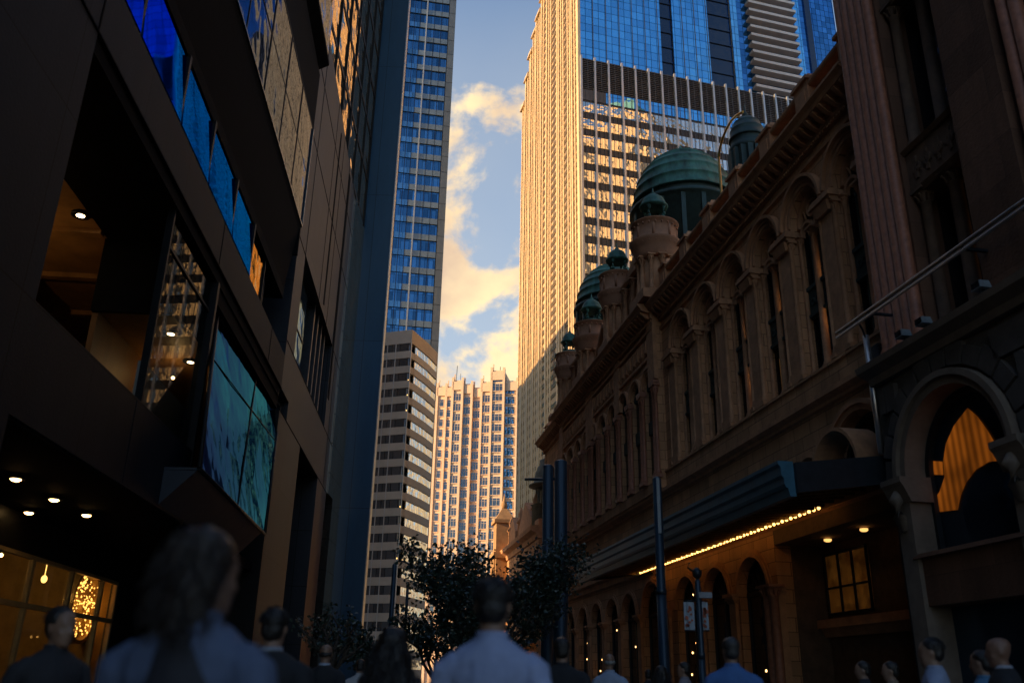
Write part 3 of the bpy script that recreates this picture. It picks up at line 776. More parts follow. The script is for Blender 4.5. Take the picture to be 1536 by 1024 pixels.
# ================================================================== rusticated corner building (right foreground)
def corner_building():
    f = RT; b = (12, 1)
    root = fthing(f, 'corner_building', 'dark rusticated stone building with red ribbed pilasters and an amber lit arched window', 'building', b)
    q = lambda: MB(f, b)
    bd = lambda m, n, mat, **k: m.build(n, mat, root, **k)
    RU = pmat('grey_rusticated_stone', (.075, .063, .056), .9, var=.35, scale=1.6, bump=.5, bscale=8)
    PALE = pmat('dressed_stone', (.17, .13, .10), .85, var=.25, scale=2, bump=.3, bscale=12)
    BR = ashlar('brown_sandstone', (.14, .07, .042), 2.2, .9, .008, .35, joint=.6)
    S0, S1 = -6.0, 18.25; O = 1.0
    cs = [15.95, 11.3, 6.6, 1.9]; r = 1.6; zs = 5.75
    ed = [S1, 13.6, 8.95, 4.25, S0]
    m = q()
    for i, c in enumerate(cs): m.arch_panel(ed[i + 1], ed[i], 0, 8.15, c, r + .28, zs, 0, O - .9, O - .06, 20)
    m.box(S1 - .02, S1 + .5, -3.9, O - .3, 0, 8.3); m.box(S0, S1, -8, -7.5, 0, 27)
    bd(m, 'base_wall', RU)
    # rusticated blocks, laid in courses round the arch
    m = q(); hgt = .66; z = 0.1; row = 0
    while z < 8.0:
        x = S0 + (0 if row % 2 else .6)
        while x < S1 - .05:
            x1 = min(x + 1.2, S1)
            ok = True
            zz = z + hgt / 2
            segs = [(x + .03, x1 - .03)]
            for c in cs:
                if zz < zs: lim = r + .62
                else:
                    dz = zz - zs; lim = math.sqrt(max(0, 2.55 ** 2 - dz * dz)) if dz < 2.55 else 0
                new = []
                for a, e in segs:
                    if lim == 0 or e < c - lim or a > c + lim: new.append((a, e)); continue
                    if a < c - lim: new.append((a, c - lim))
                    if e > c + lim: new.append((c + lim, e))
                segs = new
            for a, e in segs:
                if e - a > .12: m.frust(a, e, O - .1, O + .06, z + .025, min(z + hgt - .025, 8.12), 0); 
            x += 1.2
        z += hgt; row += 1
    for c in cs:                                    # voussoirs
        for k in range(13):
            a0, a1 = R(180 * k / 13 + .9), R(180 * (k + 1) / 13 - .9); am = (a0 + a1) / 2
            ro = 2.5 if k % 2 else 2.42
            m.prism([(c + rr * math.cos(a), zs + rr * math.sin(a)) for rr, a in ((2.02, a0), (ro, a0), (ro, a1), (2.02, a1))], O - .1, O + .06)
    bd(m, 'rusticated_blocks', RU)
    for c in cs:
        m = q(); m.ring(c, zs, r + .02, r + .2, O - .5, O + .1, 24); m.ring(c, zs, r + .2, r + .34, O - .3, O + .2, 24); bd(m, 'arch_moulding', PALE)
        for sg in (-1, 1):
            e = c + sg * (r + .24); m = q()
            m.box(e - .26, e + .26, O - .5, O + .12, 0, zs - .55)
            m.prof([(O - .4, zs - .55), (O + .14, zs - .55), (O + .3, zs - .2), (O + .36, zs - .12), (O + .36, zs), (O - .4, zs)], e - .38, e + .38)
            m.tube([(e, O + .14, zs - 1.15), (e, O + .24, zs - .85), (e, O + .28, zs - .5), (e, O + .2, zs - .3)], [.08, .14, .16, .1], 8)
            bd(m, 'impost', PALE)
        lit = c == cs[0]
        m = q(); m.disc_half(c, zs, r + .02, O - .55, 4.1, 20); w = bd(m, 'arched_window', DKG if not lit else glass('arch_glass', (.02, .03, .045), .2, .05, .05, 1.0))
        k = q(); k.ring(c, zs, r - .12, r + .02, O - .52, O - .4, 22); k.box(c - r, c + r, O - .54, O - .4, 4.0, 4.14); k.box(c - r - .02, c - r + .12, O - .52, O - .4, 4.14, zs); k.box(c + r - .12, c + r + .02, O - .52, O - .4, 4.14, zs); k.build('window_frame', IRON, w)
        if lit:
            # curtain of amber light between two curved shades inside the window
            t = q(); LA = curtain('amber_arch_light', (1, .25, .02), .085, 5)
            o1 = O - .53
            px_ = lambda pts: [RT.on(a_, b_, o1) for a_, b_ in pts]
            t.prism(px_([(1452, 612), (1466, 624), (1482, 646), (1496, 670), (1506, 690), (1484, 692), (1464, 704), (1449, 724), (1441, 744), (1437, 764), (1405, 768), (1399, 752), (1410, 738), (1418, 715), (1416, 690), (1420, 665), (1432, 638)]), o1, o1 + .02)
            t.prism(px_([(1385, 690), (1414, 692), (1415, 712), (1387, 711)]), o1, o1 + .02)
            t.build('amber_light', LA, w)
        m = q(); m.box(c - r - .1, c + r + .1, O - .55, O + .02, 3.0, 3.98); m.prof([(O - .3, 3.98), (O + .16, 3.98), (O + .1, 4.08), (O - .3, 4.1)], c - r - .1, c + r + .1); bd(m, 'window_apron', BR)
        m = q(); m.box(c - r - .02, c + r + .02, O - .6, O - .5, 0, 3.0); sh = bd(m, 'shop_window', glass('shop_glass', (.03, .05, .075), .3, .08, .05, 1.0))
    # ledge
    m = q(); m.prof([(O - .9, 8.15), (O + .1, 8.15), (O + .16, 8.3), (O + .42, 8.42), (O + .46, 8.56), (O - .9, 8.62)], S0, S1 + .2); bd(m, 'ledge', PALE)
    # upper wall
    m = q(); m.box(S0, S1, -.5, -.15, 8.62, 27); m.box(12.75, 14.25, -.15, O - .02, 8.62, 27); m.box(5.2, 8.2, -.15, O - .02, 8.62, 27); m.box(-2, 1, -.15, O - .02, 8.62, 27)
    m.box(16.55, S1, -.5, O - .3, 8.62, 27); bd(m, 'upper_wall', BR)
    for g0 in (16.72, 12.15, 8.3, 4.5):
        m = q()
        for k in range(5 if g0 > 16 else 2):
            s = g0 + .31 * k
            m.lathe(s, O - .2, [(.17, 8.62), (.19, 8.9), (.14, 9.0), (.135, 18), (.125, 27)], 14)
        bd(m, 'ribbed_pilaster', REDG)
    # recessed window bays with columns and carved balconies
    for b0, b1 in ((14.25, 16.55), (8.8, 12.0), (1.0, 4.2)):
        c = (b0 + b1) / 2
        m = q(); m.box(b0, b1, -.14, -.1, 8.62, 12.6); w = bd(m, 'bay_window', DKG)
        m = q(); m.box(b0, b1, -.14, -.1, 13.6, 18.0); bd(m, 'bay_window', DKG)
        m = q(); m.box(b0, b1, -.14, -.1, 19, 26); bd(m, 'bay_window', DKG)
        m = q(); column(m, c, .25, 8.7, 12.5, .17, .4); column(m, c, .25, 13.6, 18, .16, .4)
        for e in (b0 + .2, b1 - .2): column(m, e, .35, 8.7, 12.5, .14, .4); column(m, e, .35, 13.6, 18, .14, .4)
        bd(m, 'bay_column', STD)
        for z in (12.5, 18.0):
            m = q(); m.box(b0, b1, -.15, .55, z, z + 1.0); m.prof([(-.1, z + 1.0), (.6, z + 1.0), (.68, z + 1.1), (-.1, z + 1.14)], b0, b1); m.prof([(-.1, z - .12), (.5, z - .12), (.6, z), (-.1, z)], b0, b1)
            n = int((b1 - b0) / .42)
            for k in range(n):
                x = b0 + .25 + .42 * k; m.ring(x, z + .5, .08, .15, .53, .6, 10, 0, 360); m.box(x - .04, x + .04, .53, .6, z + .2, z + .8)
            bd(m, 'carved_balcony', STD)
    m = q(); m.box(15.05, 15.3, -.1, -.07, 9.4, 11.4); bd(m, 'lit_blind', lit_room('dim_amber_blind', (1, .5, .12), .07))
    m = q(); m.box(15.05, 15.3, -.1, -.07, 11.6, 12.1); bd(m, 'lit_blind', lit_room('dim_amber_blind', (1, .5, .12), .07))
    m = q(); m.box(S0, S1, -7.5, .6, 27, 27.4); bd(m, 'roof', LEAD)
    return root


corner_building()


def wall_bracket():
    f = RT; O = 1.55
    sA, zA = f.on(1255, 505, O); sB, zB = f.on(1536, 290, O)
    base = (18.6, .5)
    root = fthing(f, 'light_bracket', 'pale double rail running along the red ribbed pilasters above a steel mast', 'bracket', base)
    q = lambda: MB(f, base); SIL = pmat('satin_aluminium', (.55, .5, .47), .35, metal=.9, var=.15, scale=6)
    m = q(); zb = zA + (zB - zA) * (sA + 4) / (sA - sB) * 0
    zz = (zA + zB) / 2
    m.tube([(sA, O, zz), (6, O, zz)], .03, 8); m.build('rail', SIL, root)
    m = q(); m.tube([(sA, O, zz - .14), (6, O, zz - .14)], .036, 8); m.box(6, sA - .05, O - .05, O - .03, zz - .15, zz - .02); m.build('rail', SIL, root)
    for s in (17.4, 14.0, 10.5, 7):
        m = q(); m.box(s - .03, s + .03, .95, O, zz - .12, zz - .06); m.build('strut', IRON, root)
    s1, z1 = f.on(1282, 520, 1.0); s2, z2 = f.on(1300, 690, 1.0)
    m = q(); m.tube([(18.5, 1.0, z2), (18.5, 1.0, z1 + .1)], .075, 12); m.build('mast', SIL, root)
    m = q(); m.box(18.2, 18.62, .35, .9, z2 + .3, z1 - .2); m.tube([(18.5, 1.0, z1), (18.3, 1.2, zz - .1), (17.9, O, zz - .1)], .025, 6); m.build('mast_bracket', IRON, root)


wall_bracket()


def floodlight(px, py, lab):
    f = RT; s, z = f.on(px, py, 1.3)
    root = fthing(f, 'floodlight', lab, 'floodlight', (s, 1.3), 'floodlights on the stone ledge'); root.location.z = 8.6
    m = MB(f, (s, 1.3)); m.frust(s - .14, s + .14, 1.2, 1.46, .1, .26, .03); m.build('lamp_housing', pmat('grey_housing', (.25, .3, .34), .5, metal=.4), root)
    m = MB(f, (s, 1.3)); m.box(s - .11, s + .11, 1.46, 1.47, .12, .24); m.build('lens', DKG, root)
    m = MB(f, (s, 1.3)); m.tube([(s, 1.3, 0), (s, 1.3, .12)], .03, 8); m.box(s - .07, s + .07, 1.24, 1.36, 0, .02); m.build('mount', IRON, root)


floodlight(1360, 524, 'small floodlight on the stone ledge right beside the red ribbed pilaster')
floodlight(1391, 506, 'small floodlight on the stone ledge, middle of the three')
floodlight(1477, 446, 'small floodlight on the stone ledge below the smooth stone pier')

# ================================================================== the dark office block (left)
def office_block():
    f = LT; b = (24, 0)
    root = fthing(f, 'office_block', 'near dark stone office block with blue strip windows, projecting glass bays and a lit lobby', 'building', b)
    q = lambda: MB(f, b)
    bd = lambda m, n, mat, **k: m.build(n, mat, root, **k)
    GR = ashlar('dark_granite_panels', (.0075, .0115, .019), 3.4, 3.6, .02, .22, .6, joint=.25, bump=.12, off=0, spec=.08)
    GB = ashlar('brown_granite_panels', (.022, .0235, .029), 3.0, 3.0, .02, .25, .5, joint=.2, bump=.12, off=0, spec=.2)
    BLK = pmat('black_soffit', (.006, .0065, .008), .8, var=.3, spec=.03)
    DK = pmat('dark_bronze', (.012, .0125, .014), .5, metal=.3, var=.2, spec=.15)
    BLUE = glass('blue_strip_glass', (.02, .22, .66), 1.0, .03, .015, .25, edge=.9)
    BAY = glass('bay_glass', (.12, .145, .2), .9, .03, .045, .5, edge=.6)
    WARM = pmat('warm_timber_lining', (.30, .16, .06), .5, var=.35, scale=1.2, streak=.3)
    # big near pier, from the pavement up
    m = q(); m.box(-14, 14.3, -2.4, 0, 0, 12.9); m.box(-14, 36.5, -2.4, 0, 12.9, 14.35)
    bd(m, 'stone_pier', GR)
    m = q(); m.box(-14, 36.5, -.3, .03, 12.86, 12.9); m.box(14.26, 14.32, -.02, .012, 12.9, 14.35); m.box(24.6, 24.64, -.02, .012, 12.9, 14.35); m.box(33.2, 33.24, -.02, .012, 12.9, 14.35)
    bd(m, 'panel_joint', BLK)
    # parapet of the lobby, soffit over the pavement
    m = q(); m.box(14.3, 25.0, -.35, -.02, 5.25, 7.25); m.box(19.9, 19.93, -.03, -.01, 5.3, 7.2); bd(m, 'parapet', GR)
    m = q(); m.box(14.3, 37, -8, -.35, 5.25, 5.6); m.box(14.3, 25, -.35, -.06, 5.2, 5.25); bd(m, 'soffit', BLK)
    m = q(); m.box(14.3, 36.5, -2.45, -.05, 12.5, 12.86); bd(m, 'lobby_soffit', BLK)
    # lobby interior
    m = q(); m.box(14.3, 36.5, -12, -2.45, 12.6, 12.86)
    for k in range(6): m.box(16 + 3 * k, 16.25 + 3 * k, -12, -2.5, 12.45, 12.6)
    m.box(22.7, 36.4, -2.5, -.5, 10.5, 10.7); m.box(22.75, 36.4, -2.6, -2.45, 12.0, 12.6)
    bd(m, 'lobby_ceiling', WARM)
    m = q(); m.box(14.3, 36.5, -12.3, -12, 5.6, 12.6); m.box(25.2, 25.5, -12, -5.5, 5.6, 12.6); m.box(22.75, 36.4, -2.6, -2.45, 5.6, 12.0); bd(m, 'lobby_wall', pmat('dark_timber_wall', (.13, .065, .028), .5, var=.35, scale=1.2, streak=.3))
    m = q(); m.box(22.6, 22.75, -2.6, -.5, 10.45, 12.6); bd(m, 'bulkhead', BLK)
    cs_, cz_ = LT.on(196, 450, -4.4)
    m = q(); m.lathe(cs_, -4.4, [(.75, 5.6), (.75, 11.6), (.95, 11.7), (.95, 12.6)], 24); bd(m, 'lobby_column', pmat('pale_column', (.42, .3, .16), .5, var=.2))
    os_, oz_ = LT.on(187, 515, -3.0)
    m = q(); m.lathe(os_, -3.0, [(.12, oz_ - .5), (.2, oz_ - .2), (.1, oz_ + .1), (.16, oz_ + .3), (.1, oz_ + .6), (.02, oz_ + .65)], 12); m.box(os_ - .25, os_ + .25, -3.25, -2.75, 5.6, oz_ - .5); bd(m, 'lobby_ornament', DK)
    ref = None
    for s, o, z in ((21.2, -2.75, 12.6), (24.1, -.9, 10.5), (26.5, -.95, 10.5), (30.7, -.6, 10.5), (23, -8, 12.6), (29, -8, 12.6)):
        m = q(); m.lathe(s, o, [(.13, z), (.13, z - .05), (.09, z - .08), (.02, z - .09)], 14); w = bd(m, 'downlight', emis('downlight_glow', (1, .74, .42), 14))
        m2 = MB(f, b); m2.lathe(s, o, [(.18, z), (.24, z - .02), (.24, z - .07), (.18, z - .07)], 14); m2.build('trim_ring', DK, w)
    # lobby glazing above the parapet
    LG = bpy.data.materials.new('clear_glass'); LG.use_nodes = True; pb = LG.node_tree.nodes['Principled BSDF']
    setp(pb, Transmission_Weight=1.0, Roughness=.0, IOR=1.1); pb.inputs['Base Color'].default_value = (.75, .78, .74, 1)
    MATS['clear'] = LG
    m = q(); m.box(20.6, 25.0, -.22, -.2, 7.2, 12.5); g1 = bd(m, 'lobby_glass', LG)
    m = q(); m.box(20.5, 20.6, -.3, -.12, 7.2, 12.5); m.box(24.9, 25.1, -.35, .0, 5.3, 12.5); m.box(20.6, 24.9, -.24, -.16, 11.5, 11.58); m.build('glazing_frame', DK, g1)
    m = q(); m.box(20.6, 24.9, -.4, -.32, 7.2, 8.4); m.build('frosted_band', pmat('frosted_film', (.22, .23, .21), .7, var=.1), g1)
    # projecting inclined bay of blue glass
    bs = [LT.on(326, 474, .15), LT.on(420, 610, .15), LT.on(397, 801, .15), LT.on(299, 702, .15)]
    s0, s1 = 25.4, 36.6
    m = q()
    pts = []
    for x_, y_, o_ in ((326, 474, -.3), (420, 610, -.3), (397, 801, .85), (299, 702, .85)):
        ss, z_ = LT.on(x_, y_, o_); pts.append((ss, o_, z_))
    zt, zb = pts[0][2], pts[3][2]
    a = [m.P(*p) for p in pts]; c = [m.P(p[0], p[1] - .04, p[2]) for p in pts]
    m.face(a); m.face(c[::-1])
    for k in range(4): m.face((a[k], a[(k + 1) % 4], c[(k + 1) % 4], c[k]))
    gl = bd(m, 'inclined_bay_glass', glass('inclined_blue_glass', (.010, .052, .085), .97, .03, .025, .5, edge=.42))
    m = q()
    for k in range(4):
        p0, p1 = pts[k], pts[(k + 1) % 4]; m.tube([p0, p1], .06, 6)
    md = lambda a_, b_, t_: tuple(u + (v - u) * t_ for u, v in zip(a_, b_)); m.tube([md(pts[0], pts[1], .55), md(pts[3], pts[2], .5)], .025, 5)
    m.tube([md(pts[0], pts[3], .32), md(pts[1], pts[2], .32)], .02, 5)
    m.build('glazing_frame', DK, gl)
    m = q(); m.plan([(25.2, -.1), (25.2, -.5), (36.6, -.5), (36.6, -.1)], 12.0, 12.5); bd(m, 'bay_header', BLK); m = q()
    m.prof([(-.45, zb - .1), (.8, zb - .04), (.8, zb + .02), (-.3, zb)], pts[3][0], pts[2][0]); m.prof([(-.45, 5.3), (-.05, 5.3), (.8, zb - .06), (-.45, zb - .1)], pts[3][0], pts[2][0]); bd(m, 'bay_skirt', pmat('dark_blue_cladding', (.012, .018, .03), .45, var=.2))
    # dark recess below the bay with the door line
    m = q(); m.box(33.0, 37, -4.3, -4.0, 0, 5.3); m.box(36.7, 37, -4, 0, 0, 12); bd(m, 'recess_wall', DK)
    # ---- the lit shop under the soffit
    m = q(); m.box(14.3, 33, -4.1, -3.9, 4.3, 5.3); m.box(32.2, 33, -4.1, -3.9, 0, 4.3); bd(m, 'shop_header', DK)
    m = q(); m.box(14.3, 32.2, -9.2, -9, 0, 5.2); m.box(32.2, 32.4, -9, -4.1, 0, 5.2); bd(m, 'shop_wall', pmat('amber_plaster', (.5, .32, .1), .7, var=.3, scale=1.5))
    FR = pmat('gilt_frame', (.5, .36, .17), .4, metal=.4, var=.2)
    fm = q()
    for s in (15, 17.4, 20, 22.8, 25.4, 28.2, 30.8, 32.15): fm.box(s - .07, s + .07, -4.0, -3.86, 0, 4.3)
    fm.box(14.3, 32.2, -4.0, -3.86, 2.95, 3.08); fm.box(14.3, 32.2, -4.0, -3.86, 4.2, 4.3); fm.box(14.3, 32.2, -4.0, -3.86, 0, .25)
    sf = bd(fm, 'shopfront_frame', FR)
    m = q(); m.box(14.3, 32.2, -3.97, -3.96, .25, 4.2); m.build('shop_glass', LG, sf)
    # glittering round display inside
    SP = emis('spark_lamp', (1, .42, .08), 2.6); m = q(); rr = random.Random(4)
    c0 = LT.on(124, 908, -4.6)
    for k in range(170):
        a = rr.uniform(0, math.pi * 2); rad = 1.0 * math.sqrt(rr.random()); x, z = c0[0] + rad * math.cos(a) * 1.15, c0[1] + rad * math.sin(a)
        m.ell((x, -4.6 + rr.uniform(-.1, .1), z), (rr.uniform(.012, .04), .02, rr.uniform(.012, .045)), 6, 4)
    ds = bd(m, 'bead_display', SP)
    m = q(); m.ring(c0[0], c0[1], 1.08, 1.2, -4.75, -4.5, 24, 0, 360); m.prism([(c0[0] + 1.1 * math.cos(R(15 * k)), c0[1] + 1.1 * math.sin(R(15 * k))) for k in range(24)], -4.85, -4.8); m.box(c0[0] - .06, c0[0] + .06, -4.8, -4.7, 0, 1.7); m.build('display_hoop', FR, ds)
    for s, z in (LT.on(66, 868, -5.2), LT.on(168, 900, -5.2)):
        m = q(); m.ell((s, -5.2, z), (.09, .09, .12), 10, 6); m.tube([(s, -5.2, z), (s, -5.2, 5.2)], .012, 5); w = bd(m, 'pendant_lamp', emis('pendant_glow', (1, .5, .12), 2.0))
    m = q()
    for k in range(26): m.ell((rr.uniform(24.2, 26), -5.6, rr.uniform(.4, 2.4)), (.03, .03, .05), 5, 4)
    bd(m, 'shelf_goods', SP)
    for s, o in ((19.3, -2.0), (21.6, -2.1), (23.6, -3.5), (23.7, -2.1)):
        m = q(); m.lathe(s, o, [(.11, 5.25), (.11, 5.16), (.07, 5.13), (.02, 5.12)], 12); w = bd(m, 'soffit_lamp', emis('soffit_glow', (1, .6, .22), 9))
        m = q(); m.lathe(s, o, [(.12, 5.25), (.17, 5.22), (.17, 5.17), (.12, 5.17)], 12); m.build('trim_ring', DK, w)
    # ---- blue strip windows
    ref = None; mull = [4.2, 7.2, 10.2, 13.2, 16.2, 19.5, 22.4, 25.6, 28.6]
    for i in range(len(mull) - 1):
        m = q(); m.prof([(-.0, 14.42), (-.04, 14.42), (-.2, 16.47), (-.16, 16.47)], mull[i] + .07, mull[i + 1] - .07); w = bd(m, 'strip_window', BLUE)
        m = q(); m.box(mull[i + 1] - .07, mull[i + 1] + .07, -.3, -.05, 14.38, 16.5); m.box(mull[i] + .07, mull[i + 1] - .07, -.3, -.14, 14.35, 14.42); m.build('window_mullion', DK, w)
    AMG = glass('painted_amber_reflection', (.30, .2, .09), .8, .05, .15, .6)  # amber reflection is put into the colour of this pane
    m = q(); m.box(28.75, 31.4, -.3, -.26, 14.42, 16.2); bd(m, 'strip_window', AMG, label='strip window with painted amber reflection')
    m = q(); m.box(28.7, 36.5, -3.2, -3.0, 14.35, 20); m.box(31.5, 31.6, -3, -.2, 14.35, 16.6); m.box(33, 33.12, -2, -.5, 14.35, 17); bd(m, 'recess_wall', DK)
    # ---- dark overhang and first projecting glass bay
    PO = .3
    m = q(); m.box(-14, 35.2, -3.0, -.12, 16.48, 19.95); m.prof([(-.12, 16.9), (PO - .04, 19.7), (PO + .02, 19.9), (PO - .05, 19.96), (-.12, 19.95)], -14, 35.0); m.box(34.95, 35.1, -3, PO, 18.5, 25.2); bd(m, 'overhang', BLK)
    TE = pmat('teal_edge_trim', (.02, .07, .09), .25, metal=.6, var=.1)
    m = q(); m.box(-14, 35.1, PO - .02, PO + .07, 19.9, 19.97); m.box(35.0, 35.1, PO - .02, PO + .07, 19.97, 25.0); bd(m, 'edge_trim', TE)
    xs = [4 + 3.1 * k for k in range(11)]
    for r_, (za, zb_) in enumerate(((20.0, 22.5), (22.56, 25.0))):
        for k in range(10):
            m = q(); m.box(xs[k] + .03, xs[k + 1] - .03, PO - .03, PO + rnd.uniform(.0, .012), za, zb_); w = bd(m, 'bay_pane', BAY)
            m = q(); m.box(xs[k + 1] - .03, xs[k + 1] + .03, PO - .04, PO + .03, za, zb_); m.box(xs[k] + .03, xs[k + 1] - .03, PO - .04, PO + .02, zb_, zb_ + .05); m.build('pane_frame', DK, w)
    # upper slabs
    m = q(); m.box(-14, 35.1, -3, PO, 25.06, 25.4); m.box(-14, 36.3, -3, .12, 25.4, 29); m.prof([(-.5, 29), (.5, 29.6), (.5, 29.8), (-.5, 29.8)], -14, 36.3); bd(m, 'upper_overhang', BLK)
    m = q(); m.box(-14, 36.3, -3, .4, 29.8, 32.9); bd(m, 'upper_bay_glass', BAY)
    # ---- stone wall of the farther half
    def slab(s0_, s1_, z0, z1, nm='granite_wall'):
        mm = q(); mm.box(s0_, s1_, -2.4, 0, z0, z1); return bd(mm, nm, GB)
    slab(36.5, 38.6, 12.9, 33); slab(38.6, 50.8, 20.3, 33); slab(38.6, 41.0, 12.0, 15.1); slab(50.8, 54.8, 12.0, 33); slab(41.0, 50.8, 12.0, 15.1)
    slab(36.9, 43.0, 0, 12.0); slab(50.2, 54.6, 0, 12.0)
    m = q()
    for z in (12.0, 15.1, 20.25, 26.0, 30): m.box(36.6, 54.8, -.02, .015, z - .03, z + .03)
    for s in (38.6, 44.0, 47.5, 50.8): m.box(s - .03, s + .03, -.02, .015, 20.3, 33)
    for s in (52.8,): m.box(s - .025, s + .025, -.02, .015, 12.1, 20.2)
    bd(m, 'panel_joint', BLK)
    m = q(); m.box(51.0, 51.6, -.02, .03, 17.0, 32.5); m.box(45.6, 45.9, -.02, .03, 20.8, 32); bd(m, 'slot_window', BLK)
    m = q(); m.box(38.6, 50.8, -2.3, -2.0, 15.1, 20.3); m.box(43, 50.2, -2.6, -2.3, 0, 12); m.box(54.6, 56.6, -2.6, -2.3, 0, 12); bd(m, 'recess_wall', DK)
    m = q(); m.box(38.9, 43.4, -.55, -.5, 15.15, 20.2); bd(m, 'slot_glass', glass('grey_blue_glass', (.10, .16, .22), .8, .06, .04, .6))
    m = q(); m.box(38.9, 43.4, -.5, -.46, 17.5, 17.56)
    for k in range(4): m.box(44.6 + 1.5 * k, 44.9 + 1.5 * k, -1.6, -.25, 15.1, 20.3)
    bd(m, 'window_fin', pmat('bronze_fin', (.05, .05, .055), .35, metal=.7, var=.2))
    m = q()
    for z in (2.9, 6.2, 9.3): m.box(54.6, 56.6, -2.3, -.5, z, z + .9)
    bd(m, 'balcony', GB)
    m = q(); m.box(-14, 58.5, -14, -6, 26, 52); m.box(-14, 58.5, -6, -2.4, 26, 33); m.box(-14, 58.5, -16, -14, 0, 52); m.box(-14.3, -14, -14, -.2, 0, 33); bd(m, 'core', DK)  # upper core raised out of sight to keep the sun off the domes
    # real lights of the lit lobby and shop
    for nm, s, o, z, e, r_ in (('lobby_light', 21.0, -5.5, 11.2, 34, .06), ('lobby_light', 26.5, -1.4, 9.9, 5, .05), ('shop_light', 28, -6, 4.6, 22, .06), ('shop_light', 22, -6, 4.6, 18, .06)):
        d = bpy.data.lights.new(nm, 'POINT'); d.energy = e; d.color = (1, .58, .2); d.shadow_soft_size = r_
        o_ = bpy.data.objects.new(nm, d); C.objects.link(o_); o_.location = f.w(s, o, z)
    return root


office_block()


def glass_tower_left():
    f = Frame(-1.5, 0, -1, P=LT.w(52, 0, 0) - Vector((math.sin(R(-1.5)), math.cos(R(-1.5)), 0)) * 52); b = (50, 0)
    root = fthing(f, 'glass_tower', 'sheer mirror glass tower above the stone block, glowing with gold reflections', 'building', b)
    q = lambda: MB(f, b)
    G = glass('mirror_curtain_glass', (.62, .55, .46), .95, .03, .16, .35, panel=(1.5, 1.9, .03), pvar=.12)
    m = q(); m.box(38, 59.5, -.3, -.1, 33, 150); m.box(54.8, 59.6, -.5, -.05, 12, 33); m.box(56.6, 59.6, -.5, -.05, 0, 12); m.build('curtain_wall', G, root)
    DK = MATS['dark_bronze']
    m = q()
    k = 0
    while 33 + 3.8 * k < 150:
        m.box(38, 59.5, -.1, -.06, 33 + 3.8 * k, 33.3 + 3.8 * k); k += 1
    for k in range(8): m.box(38 + 3 * k, 38.1 + 3 * k, -.1, -.0, 33, 150)
    m.build('mullion_grid', DK, root)
    m = q(); m.box(38, 59.5, -16, -.3, 33, 150); m.box(58.5, 59.5, -14, -.5, 0, 33); m.build('core', DK, root)
    NB = ashlar('blue_black_cladding', (.03, .075, .13), 3, 12, .02, .15, .3, joint=.3, bump=.02, off=0)
    m = q(); m.box(59.6, 60.4, -.4, 1.95, 0, 150); m.build('blade_fin', NB, root)
    m = q(); m.box(59.55, 60.45, 1.95, 2.02, 0, 150); m.build('fin_edge', pmat('satin_edge', (.3, .3, .3), .3, metal=.9), root)
    m = q(); m.box(60.4, 72, -15, -1.0, 0, 40); m.build('rear_wing', DK, root)


glass_tower_left()

